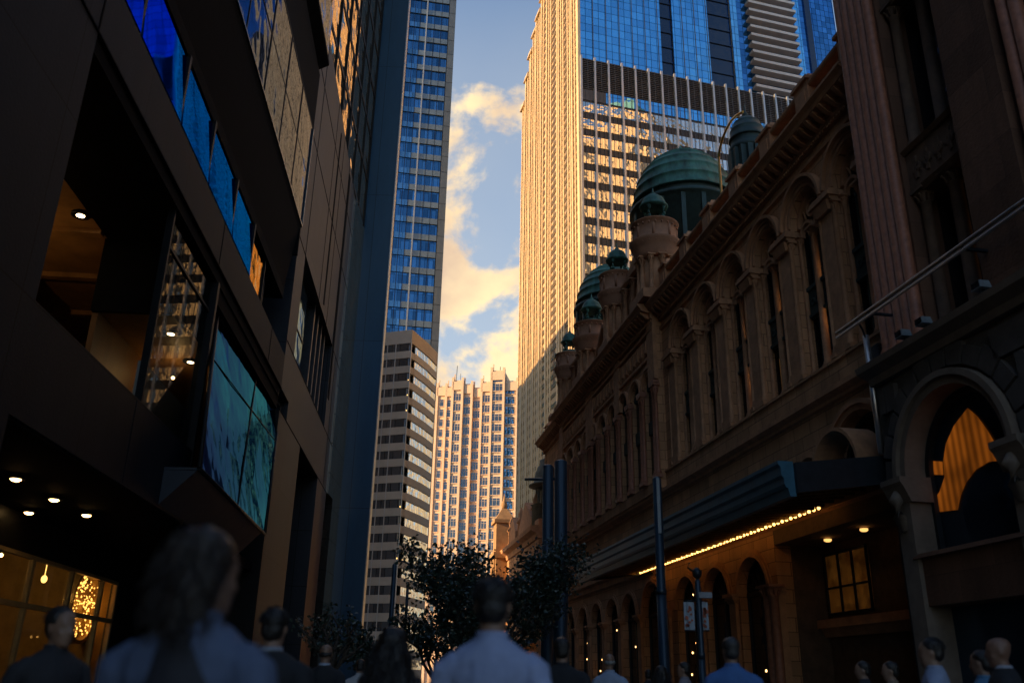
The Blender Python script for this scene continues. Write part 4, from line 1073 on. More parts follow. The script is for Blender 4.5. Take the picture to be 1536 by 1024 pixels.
# ================================================================== towers beyond
def stone_tower():
    f = Frame(-15, P=(11, 130)); b = (15, -15)
    root = fthing(f, 'stone_tower', 'tall tower with sunlit golden ribbed side and a gridded glass front under blue glazing', 'skyscraper', b)
    q = lambda: MB(f, b)
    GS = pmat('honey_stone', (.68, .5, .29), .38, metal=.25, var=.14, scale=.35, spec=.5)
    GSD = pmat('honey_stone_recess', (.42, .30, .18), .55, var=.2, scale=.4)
    WIN = glass('bronze_window_glass', (.30, .22, .14), .6, .08, .1, .6)
    CW = glass('grid_window_glass', (.72, .70, .66), .93, .02, .22, .45, panel=(.87, 40, .03), pvar=.08)
    BL = glass('sky_blue_glass', (.16, .52, .92), .92, .03, .05, .3, panel=(1.3, 1.75, .05), pvar=.16)
    SPD = pmat('dark_spandrel', (.035, .032, .032), .35, var=.3, scale=.5)
    ALU = pmat('pale_mullion_metal', (.52, .50, .48), .35, metal=.7, var=.12, scale=.5)
    LOU = pmat('louvre_metal', (.11, .10, .095), .5, metal=.5, var=.25, scale=.6)
    tops = [(0, 22.6, 147), (22.6, 25.0, 141.5), (25.0, 28.2, 139), (28.2, 31.0, 136.5), (31.0, 34.0, 133), (34.0, 36.6, 128.5), (36.6, 39.2, 122.5)]
    m = q()
    for a, e, t in tops:
        if a: m.box(a, e, -52 if t < 107 else -33.4, -.55, 0, t)
    m.box(.6, 22.6, -52, -.55, 0, 107.2); m.box(1.6, 22.6, -33.4, -.55, 107.2, 147)
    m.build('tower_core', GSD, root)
    m = q()
    for a, e, t in tops[1:]: m.frust(a, e + .25, -33.4, .1, t, t + 1.6, .35)
    m.build('stepped_parapet', GS, root)
    groove = [(8.0, 9.0), (15.2, 16.3), (20.6, 21.2)]
    top_at = lambda s: [t for a, e, t in tops if a <= s < e or s >= 39][-1] if s < 39.2 else 122
    s = .45; k = 0
    while s < 39.2:
        if not any(a - .35 < s < e + .35 for a, e in groove):
            m = q(); t = top_at(min(s, 39.1)) + (.6 if s > 22.6 else 0); w = .22 if k % 3 else .3
            m.box(s - w, s + w, -.55, -.3 if k % 3 else -.2, 0, t); m.build('stone_pier', GS, root)
        s += 1.31; k += 1
    for a, e in groove:
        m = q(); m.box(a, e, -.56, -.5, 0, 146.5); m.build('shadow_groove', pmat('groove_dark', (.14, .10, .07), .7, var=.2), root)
    # window and spandrel bands behind the piers
    n = 0
    for kf in range(14, 44):
        z = 3.5 * kf
        end = max([e for a, e, t in tops if t > z + 2.0] + [0])
        if not end: break
        for h in (0, 1.75):
            m = q(); m.box(.5, end - .1, -.58, -.4, z + h + .1, z + h + .95); m.build('window_band', WIN, root)
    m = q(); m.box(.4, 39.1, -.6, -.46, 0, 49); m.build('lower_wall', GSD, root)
    m = q()
    for kf in range(0, 28): m.box(.5, 39.0, -.48, -.4, 1.75 * kf + .1, 1.75 * kf + .8)
    m.build('window_band', WIN, root, kind='stuff')
    # gridded front: plane s = 0 facing -s, x measured along it as -o
    X1 = 50
    m = q(); m.box(0, .5, -X1, 0, 0, 107.3); m.build('front_wall', SPD, root)
    for kf in range(0, 29):
        z = 95.65 - 3.52 * kf
        if z < 2: break
        m = q(); m.box(-.1, 0.05, -X1, -.35, z, z + 2.05); m.build('window_strip', CW, root)
    m = q(); m.box(-.1, .05, -X1, -5.2, 98.2, 100.45); m.build('window_strip', BL, root)
    m = q(); m.box(-.1, .05, -5.2, -.35, 98.2, 100.45); m.build('window_strip', LOU, root)
    for k in range(19):
        x = .42 + 2.63 * k
        m = q(); m.box(-.55, .0, -x - .17, -x + .17, 0, 107.5); m.build('front_mullion', ALU, root)
        m = q()
        z = 100.6
        while z < 107.2: m.prof([( -x - .2, z), (-x - 2.43, z), (-x - 2.43, z + .06), (-x - .2, z + .06)], -.22, -.02) if False else m.box(-.22, 0, -x - 2.45, -x - .2, z, z + .11); z += .42
        m.box(-.24, 0, -x - 1.36, -x - 1.28, 100.5, 107.2)
        m.build('louvre_panel', LOU, root)
    m = q()
    for k in range(19):
        for d in (.88, 1.75): x = .42 + 2.63 * k + d; m.box(-.16, 0, -x - .04, -x + .04, 0, 100.4)
    m.build('thin_mullions', LOU, root)
    m = q(); m.box(-.2, .6, -.36, .1, 0, 147); m.build('corner_pier', GS, root)
    # blue glazing over the grid
    for a, e in ((.35, 16.8), (19.4, 27.0), (32.2, 33.6)):
        m = q(); m.box(.3, .6, -e, -a, 107.3, 147); m.build('blue_glazing', BL, root)
    for a, e in ((16.8, 19.4), (27.0, 32.2)):
        m = q(); m.box(.9, 1.4, -e, -a, 107.3, 147)
        z = 107.3
        while z < 146: m.box(.7, .95, -e, -a, z, z + .25); z += 3.5
        m.build('dark_slot', glass('slot_dark_glass', (.05, .07, .10), .8, .06, .05, .5), root)
    m = q()
    for k in range(13): x = .42 + 2.63 * k; m.box(.2, .32, -x - .05, -x + .05, 107.3, 147) if not (16.8 < x < 19.4 or 27 < x < 32.2) else None
    m.build('thin_mullions', MATS['louvre_metal'], root)
    return f


GT = stone_tower()


def balcony_tower():
    f = Frame(75, P=GT.w(9, -33.5, 0)[:2], side=-1); b = (10, 0)
    root = fthing(f, 'balcony_tower', 'blue glass tower with rows of pale balcony slabs behind the arcade roof', 'skyscraper', b)
    q = lambda: MB(f, b); BL = glass('deep_blue_glass', (.06, .22, .5), .9, .04, .06, .3, panel=(1.1, 1.55, .05), pvar=.3)
    DKB = MATS['slot_dark_glass']; LT_ = MATS['sky_blue_glass']
    m = q(); m.box(-1.2, 30, -20, 0, 0, 190); m.build('glass_wall', BL, root)
    m = q(); m.box(-1.2, .8, 0, .3, 0, 190); m.build('light_strip', LT_, root)
    z = 100
    WH = pmat('pale_balcony_concrete', (.62, .55, .5), .6, var=.12, scale=.6)
    s0 = f.on(1120, 60)[0]; s1 = f.on(1192, 60)[0]
    za = f.on(1150, 140)[1]; zb = f.on(1150, 13)[1]; st = (zb - za) / 10.4
    for k in range(26):
        z = za - 4 * st + k * st
        m = q(); m.box(s0 + .3, s1, 0, 1.5, z, z + st * .3); sl = m.build('balcony_slab', WH, root)
    m = q(); m.box(s1 + .3, s1 + 1.8, 0, .15, 0, 190); m.build('light_strip', LT_, root)
    m = q(); m.box(s1 + 3.2, s1 + 4.6, 0, .3, 0, 190); m.build('dark_strip', DKB, root)


balcony_tower()


def blue_tower():
    f = Frame(80, P=(-16.2, 180), side=-1); b = (-10, -10)
    root = fthing(f, 'banded_tower', 'slender blue glass tower with pale spandrel panels rising behind the beige offices', 'skyscraper', b)
    q = lambda: MB(f, b)
    GL = glass('tower_blue_glass', (.06, .17, .32), .85, .05, .06, .4, panel=(.95, 4.3, .04), pvar=.45)
    SPB = glass('blue_spandrel_glass', (.10, .24, .40), .8, .12, .04, .5, panel=(1.9, 4.3, .04), pvar=.25)
    SPL = pmat('pale_spandrel_panel', (.13, .18, .235), .35, var=.2, scale=.3)
    EDG = pmat('grey_stone_strip', (.095, .115, .135), .5, var=.2, scale=.3)
    BAR = pmat('white_bar', (.3, .33, .36), .4, var=.1)
    Z = 235
    m = q(); m.box(-24, -.1, -24, -.2, 0, Z); m.build('glass_wall', GL, root)
    m = q(); m.box(-1.5, .1, -1.6, .12, 0, Z); m.box(-15.8, -14.3, -1.0, .12, 0, Z); m.build('edge_strip', EDG, root)
    m = q(); m.box(-7.3, -7.0, -.2, .22, 0, Z); m.build('vertical_bar', BAR, root)
    m = q(); m.box(.1, .2, -24, -1.6, 0, Z); m.build('side_glass', GL, root)
    for k in range(10, 54):
        z = 4.28 * k + 1.0
        m = q(); m.box(-14.3, -8.8, -.2, .05, z, z + 1.45); m.build('blue_spandrel', SPB, root)
        m = q()
        for j, x in enumerate((-8.75, -6.95, -5.15, -3.35)): m.box(x, x + 1.68, -.2, .08 + .02 * (j % 2), z - .0, z + 1.45)
        m.build('pale_spandrel', SPL, root)
    m = q()
    for x in (-14.3, -12.9, -11.5, -10.2, -8.8, -5.2, -3.4, -1.6): m.box(x - .06, x + .06, -.2, .1, 0, Z)
    for k in range(10, 54): m.box(-1.5, .1, .1, .13, 4.28 * k + 2.3, 4.28 * k + 2.4); m.box(-15.8, -14.3, .1, .13, 4.28 * k + 2.3, 4.28 * k + 2.4)
    m.build('frame_lines', MATS['dark_bronze'], root)


blue_tower()


def beige_office():
    f = Frame(18.6, P=(-18.35, 150), side=-1); b = (6, -6)
    root = fthing(f, 'beige_offices', 'beige banded office block with ribbon windows and curved corner balconies', 'building', b)
    q = lambda: MB(f, b)
    BE = pmat('beige_spandrel', (.28, .235, .19), .75, var=.14, scale=.4)
    GY = pmat('grey_spandrel', (.27, .26, .255), .7, var=.14, scale=.4)
    RG = glass('ribbon_glass', (.62, .58, .52), .9, .03, .25, .5, panel=(.75, 20, .05), pvar=.2)
    FG = glass('front_dark_glass', (.085, .095, .11), .6, .06, .06, .5, panel=(1.6, 20, .05), pvar=.3)
    W1 = 15.0; D1 = 13.0
    front = lambda o=0: [(-o, -W1), (-o, -1.7)]
    m = q(); m.plan([(.25, -W1), (.25, -1.4), (2.2, -1.4), (2.2, -.3), (8, -.3), (D1, -.7), (D1, -W1)], 0, 60.4); m.build('core', MATS['dark_bronze'], root)
    zt = 58.8
    m = q(); m.plan([(-.03, -W1), (-.03, .03), (8, .03), (D1, -.35), (D1, -W1)], zt, zt + 2.6); m.build('roof_parapet', BE, root)
    pit = 2.86
    for k in range(20):
        z = zt - pit * (k + 1)
        if z < 0: break
        m = q(); m.box(-.02, .3, -W1, 0, z, z + 1.35); m.build('front_spandrel', BE, root)
        m = q()
        m.plan([(1.75, .02), (8, .02), (D1, -.35), (D1, -.8), (8, -.5), (1.75, -.5)], z, z + 1.4)
        m.build('side_spandrel', GY, root)
        m = q()
        m.plan([(.3, 0), (.7, -.16), (1.2, -.16), (1.75, 0), (1.75, -.4), (.3, -.4)], z + .05, z + 1.3)
        m.build('corner_balcony', GY, root)
        m = q(); m.box(.1, .26, -W1, -.4, z + 1.35, z + pit); m.build('front_ribbon', FG, root)
        m = q(); m.plan([(2.0, -.12), (8, -.12), (D1, -.5), (D1, -.75), (8, -.4), (2.0, -.4)], z + 1.4, z + pit); m.build('side_ribbon', RG, root)
    m = q()
    for j in range(8): x = -W1 + 1.7 * j; m.box(-.06, .12, x - .06, x + .06, 0, zt)
    m.box(-.06, .12, -.08, .06, 0, zt)
    m.build('front_mullion', pmat('grey_mullion', (.3, .29, .28), .5, metal=.4, var=.1), root)
    for k, j in ((3, -5), (4, -9)): pass
    for z, s, o in ((zt - pit * 3 + 1.6, 1.1, -.9), (zt - pit * 4 + 1.6, 1.0, -.9), (zt - pit * 5 + 1.6, 1.0, -.9), (zt - pit * 11 + 1.6, 1.0, -.9), (zt - pit * 14 + 1.5, 1.0, -.9)):
        m = q(); m.ell((s - .2, o + .3, z + .1), (.22, .16, .14), 8, 5); m.build('room_lamp', emis('room_lamp_glow', (1, .55, .15), 1.6), root)


beige_office()


def apartment_block():
    Y = 320
    x = lambda px: on_y(px, 690, Y).x
    zz = lambda py: on_y(715, py, Y).z
    az = 100
    f = Frame(az, P=(x(712), Y), side=-1); b = (0, -10)
    root = fthing(f, 'apartment_block', 'sunlit peach apartment tower with stepped roofline and vertical piers closing the street', 'building', b)
    q = lambda: MB(f, b)
    PE = pmat('peach_render', (.66, .47, .33), .8, var=.1, scale=.12)
    GLW = glass('flat_window_glass', (.075, .095, .12), .7, .05, .08, .4)
    BLW = glass('corner_blue_glass', (.085, .20, .34), .85, .04, .06, .3)
    k = lambda px: (x(px) - x(712))
    bays = [(657, 5, 577, 0), (669, 5, 579, .4), (682.5, 10, 571, .9), (698, 9, 576, .5), (712, 9, 581, 0), (727.5, 10, 574, .5), (745.5, 14, 559, 1.2), (764, 13, 574, .6)]
    ed = [649, 664, 675, 690.5, 705, 719.8, 736, 755.5, 776]
    wcount = 0
    for i, (c, w, top, dep) in enumerate(bays):
        l, r = k(ed[i]), k(ed[i + 1]); zt = zz(top); d = dep * 1.6
        m = q(); m.box(l, r, -14, d, 0, zt); m.build('tower_bay', PE, root)
        m = q(); pw = .8
        m.box(l - pw * .5, l + pw * .6, d - .2, d + .5, 0, zt + 1.2); m.box(r - pw * .6, r + pw * .5 - .02, d - .2, d + .48, 0, zt + 1.0)
        m.box(l, r, d, d + .5, zt - 4, zt - .6); m.box(l + .5, l + .9, d, d + .4, zt, zt + 2.4); m.build('pier', PE, root)
        hw = w * 1.22 * (x(720) - x(710)) / 20
        fl = 3.95; z = zt - (8.2 if i < 7 else 5.2)
        cc = k(c); mat = BLW if i == 7 else GLW
        first = None; n = 0; z0 = z
        while z > 12:
            if first is None:
                m = q(); m.box(cc - hw, cc + hw, d - .05, d + .06, z, z + 2.75); first = m.build('window', mat, root); wz = z
                fm = q()
                for t in ((-1, -.34, .34, 1) if w > 6 else (-1, 1)): fm.box(cc + t * hw - .07, cc + t * hw + .07, d, d + .14, z, z + 2.75); fm.box(cc - hw, cc + hw, d, d + .12, z + 1.9, z + 2.0) if t == 1 else None
                fm.build('window_frame', pmat('pale_frame', (.45, .36, .28), .6, var=.1), first)
                fm = q(); fm.box(cc - hw - .15, cc + hw + .15, d - .02, d + .3, z - .25, z); fm.build('sill', PE, first)
            else:
                shift(first, f, 0, 0, z - wz)
            z -= fl; n += 1
        if i == 6:
            m = q(); m.box(cc - hw, cc + hw, d - .05, d + .06, z0 + 3.6, z0 + 6.0); m.build('window', GLW, root)
        if i == 7:
            m = q(); m.box(cc - hw, cc + hw, d - .05, d + .1, zt - 2.2, zt - .4); m.build('crown_glazing', glass('crown_glass', (.7, .68, .6), .9, .05, .05, .4), root)
    for px, t0, t1, w in ((677, 571, 546, .12), (684, 571, 558, .08), (691, 571, 566, .1), (720, 574, 569, .1), (747, 559, 550, .12), (755, 559, 554, .1)):
        m = q(); m.tube([(k(px), -1, zz(t0) - 1), (k(px) + (.3 if px == 677 else 0), -1, zz(t1))], w, 6); m.build('aerial', MATS['dark_iron'], root)
    m = q(); m.box(k(ed[0]) - 22, k(ed[0]), -14, -1, 0, zz(620)); m.build('side_wing', PE, root)


apartment_block()


def far_corner_block():
    f = RT; b = (75, -4)
    root = fthing(f, 'domed_corner_block', 'low sandstone block with a little domed cupola past the end of the arcade', 'building', b)
    q = lambda: MB(f, b); bd = lambda m, n, mat, **k: m.build(n, mat, root, **k)
    GD = pmat('golden_sandstone', (.34, .2, .1), .85, var=.25, scale=1.5, bump=.3, bscale=8)
    m = q(); xs = [64.5 + 2.6 * k for k in range(8)]
    for i, x in enumerate(xs[:-1]): m.arch_panel(x, xs[i + 1], 0, 11.2, x + 1.3, .75, 8.6, 5.5, -.6, 0)
    m.box(64.1, 64.5, -10, 0, 0, 11.2); m.box(64.5, 82.7, -10, -.9, 0, 11)
    bd(m, 'street_wall', ST)
    for x in xs[:-1]:
        m = q(); m.disc_half(x + 1.3, 8.6, .74, -.4, 5.5); bd(m, 'arch_window', DKG)
        m = q(); m.ring(x + 1.3, 8.6, .78, 1.0, -.04, .14); bd(m, 'archivolt', STC)
    m = q(); m.prof([(-.6, 11.2), (.1, 11.25), (.2, 11.6), (.6, 11.8), (.65, 12.1), (-.6, 12.3)], 64.0, 82.9); bd(m, 'cornice', STC)
    m = q(); m.prism([(66.4, 12.2), (66.4, 13.0), (69.2, 14.8), (72, 13.0), (72, 12.2)], -.7, .1); m.prism([(73.5, 12.2), (73.5, 13.2), (75, 14.6), (76.5, 13.2), (76.5, 12.2)], -.7, .1); m.box(64.2, 82, -.6, 0, 12.2, 12.7)
    for s in (66.2, 72.4, 77): m.lathe(s, -.2, [(.3, 12.6), (.3, 13.6), (.45, 13.7), (.2, 14.1), (.28, 14.4), (.02, 15.0)], 10)
    bd(m, 'gable', STC)
    m = q(); s, o = 66.0, -1.2
    m.lathe(s, o, [(1.35, 12.2), (1.35, 13.9), (1.5, 14.0), (1.2, 14.05)], 8)
    for j in range(8):
        a = R(45 * j + 22); m.tube([(s + .95 * math.cos(a), o + .95 * math.sin(a), 14.0), (s + .95 * math.cos(a), o + .95 * math.sin(a), 15.4)], .13, 8)
    m.lathe(s, o, [(1.05, 15.3), (1.6, 15.45), (1.62, 15.55), (1.25, 15.7), (1.2, 16.0), (1.1, 16.5), (.9, 17.0), (.75, 17.15), (.78, 17.5), (.6, 17.6), (.3, 17.75), (.05, 18.3)], 20)
    m.lathe(s, o, [(.6, 14.0), (.6, 15.4)], 10)
    cu = bd(m, 'cupola', pmat('weathered_cupola', (.16, .15, .11), .8, var=.35, scale=2))
    m = q(); s, o = 79.0, .3
    m.box(s - 1.0, s + 1.0, o - 1.2, o + .7, 0, 11.5); m.box(s - 1.25, s + 1.25, o - 1.3, o + .95, 11.5, 12.0); m.box(s - .85, s + .85, o - 1, o + .7, 12, 14.6); m.box(s - 1.05, s + 1.05, o - 1.1, o + .9, 14.6, 14.9); m.frust(s - .95, s + .95, o - 1, o + .8, 14.9, 16.0, .7); m.lathe(s, o - .1, [(.2, 16.0), (.3, 16.4), (.12, 16.8), (.02, 17.4)], 10)
    for e in (-.55, .55): m.tube([(s + e, o + .78, 8), (s + e, o + .78, 11.4)], .16, 8)
    bd(m, 'corner_turret', GD)
    # bulbs along its awning
    m = q(); m.prof([(0, 4.3), (2.2, 3.9), (2.2, 3.7), (0, 4.0)], 64.5, 82); aw = bd(m, 'awning', MATS['navy_painted_steel'])
    rr = random.Random(2); e0 = None
    for k in range(22):
        s = 64.8 + .8 * k
        if e0 is None:
            m = q(); m.ell((s, 2.0, 3.62), (.09, .09, .09), 6, 4); e0 = m.build('bulb', BULB, aw); sr = s
        else:
            c = e0.copy(); C.objects.link(c); c.location.x += (s - sr) * f.sx


far_corner_block()


def blocker(name, label, x, y, sx, sy, h, mat, slope=0, rz=0, fl=4.0):
    root = thing(name, label, 'building', (x, y, 0), R(rz))
    m = MB(); a, c = sx / 2, sy / 2
    i = [m.P(*p) for p in ((-a, -c, 0), (a, -c, 0), (a, c, 0), (-a, c, 0), (-a, -c, h + slope), (a, -c, h + slope), (a, c, h), (-a, c, h))]
    for q_ in ((0, 1, 2, 3), (4, 7, 6, 5), (0, 4, 5, 1), (1, 5, 6, 2), (2, 6, 7, 3), (3, 7, 4, 0)): m.face([i[t] for t in q_])
    m.build('tower_body', mat, root)
    m = MB(); z = 6
    while z < h - 4: m.box(-a - .06, a + .06, -c - .06, c + .06, z, z + fl * .5); z += fl
    m.build('window_bands', glass('far_tower_glass', (.25, .26, .28), .8, .05, .08, .4), root, kind='stuff')
    m = MB()
    n = int(sx / 3.2)
    for k in range(n + 1): x_ = -a + sx * k / n; m.box(x_ - .4, x_ + .4, -c - .35, c + .35, 0, h - 2)
    n = int(sy / 3.2)
    for k in range(n + 1): y_ = -c + sy * k / n; m.box(-a - .35, a + .35, y_ - .4, y_ + .4, 0, h - 2)
    m.build('facade_piers', mat, root, kind='stuff')


blocker('added_shade_tower', 'unseen brown tower added to shade the beige offices and lower golden face', -52, 142, 22, 36, 68, pmat('brown_tower_stone', (.22, .17, .13), .8, var=.2, scale=.3), 7)  # unseen tower, added and sloped to shade offices and shape the tower's shadow line
blocker('sandy_tower', 'tall sandy office tower behind the ribbed corner building, mirrored in the gridded front', 68, 66, 42, 34, 141, pmat('sandy_tower_stone', (.66, .47, .28), .8, var=.2, scale=.2), 0, -25)


# ================================================================== ground
def ground():
    AS = pmat('asphalt', (.05, .05, .052), .8, var=.3, scale=6, bump=.4, bscale=60)
    PV = ashlar('paving_slabs', (.17, .16, .15), .6, .6, .008, .2, .7, bump=.2)
    m = MB(); m.box(-2500, 2500, -600, 3000, -.5, 0); o = m.build('road', AS); struct(o)
    for nm, f, o0, o1 in (('footpath_right', RT, .0, 4.6), ('footpath_left', LT, -4, 3.4)):
        m = MB(); pts = []
        fr = f; P = [fr.w(-30, o0, 0), fr.w(110, o0, 0), fr.w(110, o1, 0), fr.w(-30, o1, 0)]
        a = [m.P(p.x, p.y, .0) for p in P]; c = [m.P(p.x, p.y, .13) for p in P]
        for k in range(4): m.face((a[k], a[(k + 1) % 4], c[(k + 1) % 4], c[k]))
        m.face(c); o = m.build('footpath', PV); struct(o)
        m = MB(); P = [fr.w(-30, o1, 0), fr.w(110, o1, 0), fr.w(110, o1 + .18, 0), fr.w(-30, o1 + .18, 0)]
        a = [m.P(p.x, p.y, .0) for p in P]; c = [m.P(p.x, p.y, .14) for p in P]
        for k in range(4): m.face((a[k], a[(k + 1) % 4], c[(k + 1) % 4], c[k]))
        m.face(c); o = m.build('kerb', pmat('kerb_stone', (.2, .19, .18), .8)); struct(o)


ground()


# ================================================================== street furniture
def street_pole(px, py, Y, name, label, w=.1, group=None, extra=None, base_r=None):
    p = on_y(px, py, Y); root = thing(name, label, 'pole', (p.x, Y, 0), 0, group)
    NP = pmat('blue_black_pole_paint', (.012, .03, .048), .4, metal=.1, var=.2, scale=3, coat=.2)
    m = MB(); h = p.z
    m.lathe(0, 0, [(w * 1.5, .13), (w * 1.5, .5), (w * 1.1, .62), (w, .7), (w * .92, h * .55)], 16); m.build('pole_shaft', NP, root)
    m = MB(); m.lathe(0, 0, [(w * .98, h * .55), (w * .98, h * .55 + .1), (w * .85, h * .55 + .12), (w * .82, h - .05), (w * .5, h)], 16); m.build('upper_shaft', NP, root)
    m = MB(); m.box(-w * 1.7, w * 1.7, -w * 1.7, w * 1.7, 0, .14); m.build('base_plate', MATS['dark_iron'], root)
    return root, p, NP


def furniture():
    NPm = None
    r, p, NP = street_pole(985, 715, 20, 'lighting_pole', 'slim blue black pole standing in front of the canopy', .12)
    m = MB(); m.box(-.035, .035, -.13, -.1, p.z - 1.3, p.z - .05); m.build('banner_track', pmat('bare_metal', (.16, .18, .2), .5, metal=.3), r)
    street_pole(822, 697, 30, 'lighting_pole', 'blue black pole of the close pair, nearer the tree', .22, 'pair of tall poles by the tree')
    r, p, NP = street_pole(841, 690, 30.4, 'lighting_pole', 'blue black pole of the close pair, nearer the arcade', .27, 'pair of tall poles by the tree')
    q0 = on_y(800, 717, 30.2); q1 = on_y(838, 716, 30.2)
    m = MB(); m.tube([(q0.x - p.x - .3, 0, q0.z), (q1.x - p.x, 0, q1.z)], .05, 8); m.build('cross_arm', NP, r)
    # banner pole
    p = on_y(1046, 870, 18)
    r, p, NP = street_pole(1046, 868, 18, 'banner_pole', 'dark pole carrying two pale printed banners and a small camera', .07)
    CLO = pmat('banner_cloth', (.34, .40, .46), .8, var=.12, scale=3)
    RED = pmat('banner_print', (.42, .12, .07), .8, var=.5, scale=12)
    for x0, x1 in ((1025, 1043), (1049, 1064)):
        a = on_y(x0, 902, 18); b = on_y(x1, 944, 18)
        m = MB(); X0, X1 = a.x - p.x, b.x - p.x
        n = 8; z0, z1 = b.z, a.z
        for k in range(n):
            u0, u1 = X0 + (X1 - X0) * k / n, X0 + (X1 - X0) * (k + 1) / n
            y0, y1 = .02 * math.sin(k * 1.1), .02 * math.sin((k + 1) * 1.1)
            m.plan([(u0, y0), (u1, y1), (u1, y1 + .008), (u0, y0 + .008)], z0, z1)
        bn = m.build('banner', CLO, r)
        m = MB(); rr = random.Random(x0)
        for k in range(9):
            cx, cz = rr.uniform(X0 + .05, X1 - .05), rr.uniform(z0 + .06, z1 - .06); rad = rr.uniform(.025, .05)
            m.prism([(cx + rad * math.cos(t * 1.05) * rr.uniform(.6, 1.2), cz + rad * math.sin(t * 1.05) * rr.uniform(.6, 1.2)) for t in range(6)], -.034, -.026)
        m.build('printed_flowers', RED, bn)
        m = MB(); m.tube([(0, 0, z1 + .02), (X0 if abs(X0) > abs(X1) else X1, 0, z1 + .02)], .014, 6); m.tube([(0, 0, z0 - .02), (X0 if abs(X0) > abs(X1) else X1, 0, z0 - .02)], .014, 6); m.build('banner_rod', MATS['dark_iron'], r)
    c = on_y(1056, 892, 18)
    m = MB(); m.box(c.x - p.x - .12, c.x - p.x + .14, -.1, .02, c.z - .06, c.z + .05); m.tube([(0, 0, c.z), (c.x - p.x, 0, c.z)], .02, 6); m.build('camera_housing', pmat('pale_housing', (.2, .22, .25), .5), r)
    c = on_y(1045, 862, 18)
    m = MB(); m.lathe(0, 0, [(.03, p.z), (.09, p.z + .06), (.1, p.z + .16), (.03, p.z + .22)], 10); m.tube([(0, 0, p.z + .1), (-.18, 0, p.z + .22), (-.14, 0, p.z + .32)], .02, 6); m.build('finial', MATS['dark_iron'], r)
    # street lamp with arm, before the beige offices
    r, p, NP = street_pole(592, 845, 40, 'street_lamp', 'thin dark street lamp with a curved arm against the beige offices', .12)
    e = on_y(618, 850, 40)
    m = MB(); m.tube([(0, 0, p.z - .1), (.15, 0, p.z + .12), ((e.x - p.x) * .6, 0, p.z + .1), (e.x - p.x, 0, e.z)], .04, 8); m.build('lamp_arm', NP, r)
    m = MB(); m.frust(e.x - p.x - .25, e.x - p.x + .15, -.12, .12, e.z - .05, e.z + .06, .03); m.build('lamp_head', MATS['dark_iron'], r)
    street_pole(612, 872, 46, 'sign_pole', 'plain thin pole beside the curved street lamp', .09)
    # traffic signals far down the street
    for px, py, lit, lab in ((556, 973, 0, 'traffic signal showing red beyond the dark haired woman'), (541, 978, 1, 'traffic signal showing amber beside the blue black fin')):
        p = on_y(px, py, 58)
        r = thing('traffic_signal', lab, 'traffic light', (p.x, 58, 0), 0, 'traffic signals at the crossing')
        m = MB(); m.lathe(0, 0, [(.08, 0), (.06, .3), (.055, p.z - .5)], 10); m.build('signal_post', MATS['dark_iron'], r)
        m = MB(); zc = p.z + (.0 if lit == 0 else .28)
        m.box(-.17, .17, -.12, .12, zc - .72, zc + .18); m.build('signal_housing', pmat('signal_black', (.015, .015, .015), .5), r)
        for k in range(3):
            zl = zc - .28 * k
            m = MB(); m.lathe(0, 0, [(.11, 0), (.1, .02), (.02, .04)], 12); mat = [emis('red_signal', (1, .05, .02), 5), emis('amber_signal', (1, .4, .05), 4)][lit] if k == lit else MATS['dark_window_glass']
            o = m.build('signal_lens', mat, r); o.rotation_euler = (R(90), 0, 0); o.location = (0, -.12, zl)
            m = MB(); m.ring(0, zl, .115, .13, -.28, -.12, 10, 0, 180); m.build('signal_visor', MATS['signal_black'], r)


furniture()


# ================================================================== trees
def leafmat(name, c):
    m, nt, b = new_mat(name); L = nt.links.new; N = nt.nodes.new
    oi = N('ShaderNodeTexCoord'); nz = N('ShaderNodeTexNoise'); nz.inputs['Scale'].default_value = 3.5; nz.inputs['Detail'].default_value = 3; L(oi.outputs['Object'], nz.inputs['Vector'])
    cr = N('ShaderNodeValToRGB'); cr.color_ramp.elements[0].position = .35; cr.color_ramp.elements[1].position = .68
    cr.color_ramp.elements[0].color = col([x * .55 for x in c]); cr.color_ramp.elements[1].color = col([x * 1.5 for x in c]); L(nz.outputs['Fac'], cr.inputs['Fac']); L(cr.outputs[0], b.inputs['Base Color'])
    setp(b, Roughness=.34, Specular_IOR_Level=.6, Subsurface_Weight=0)
    MATS[name] = m; return m


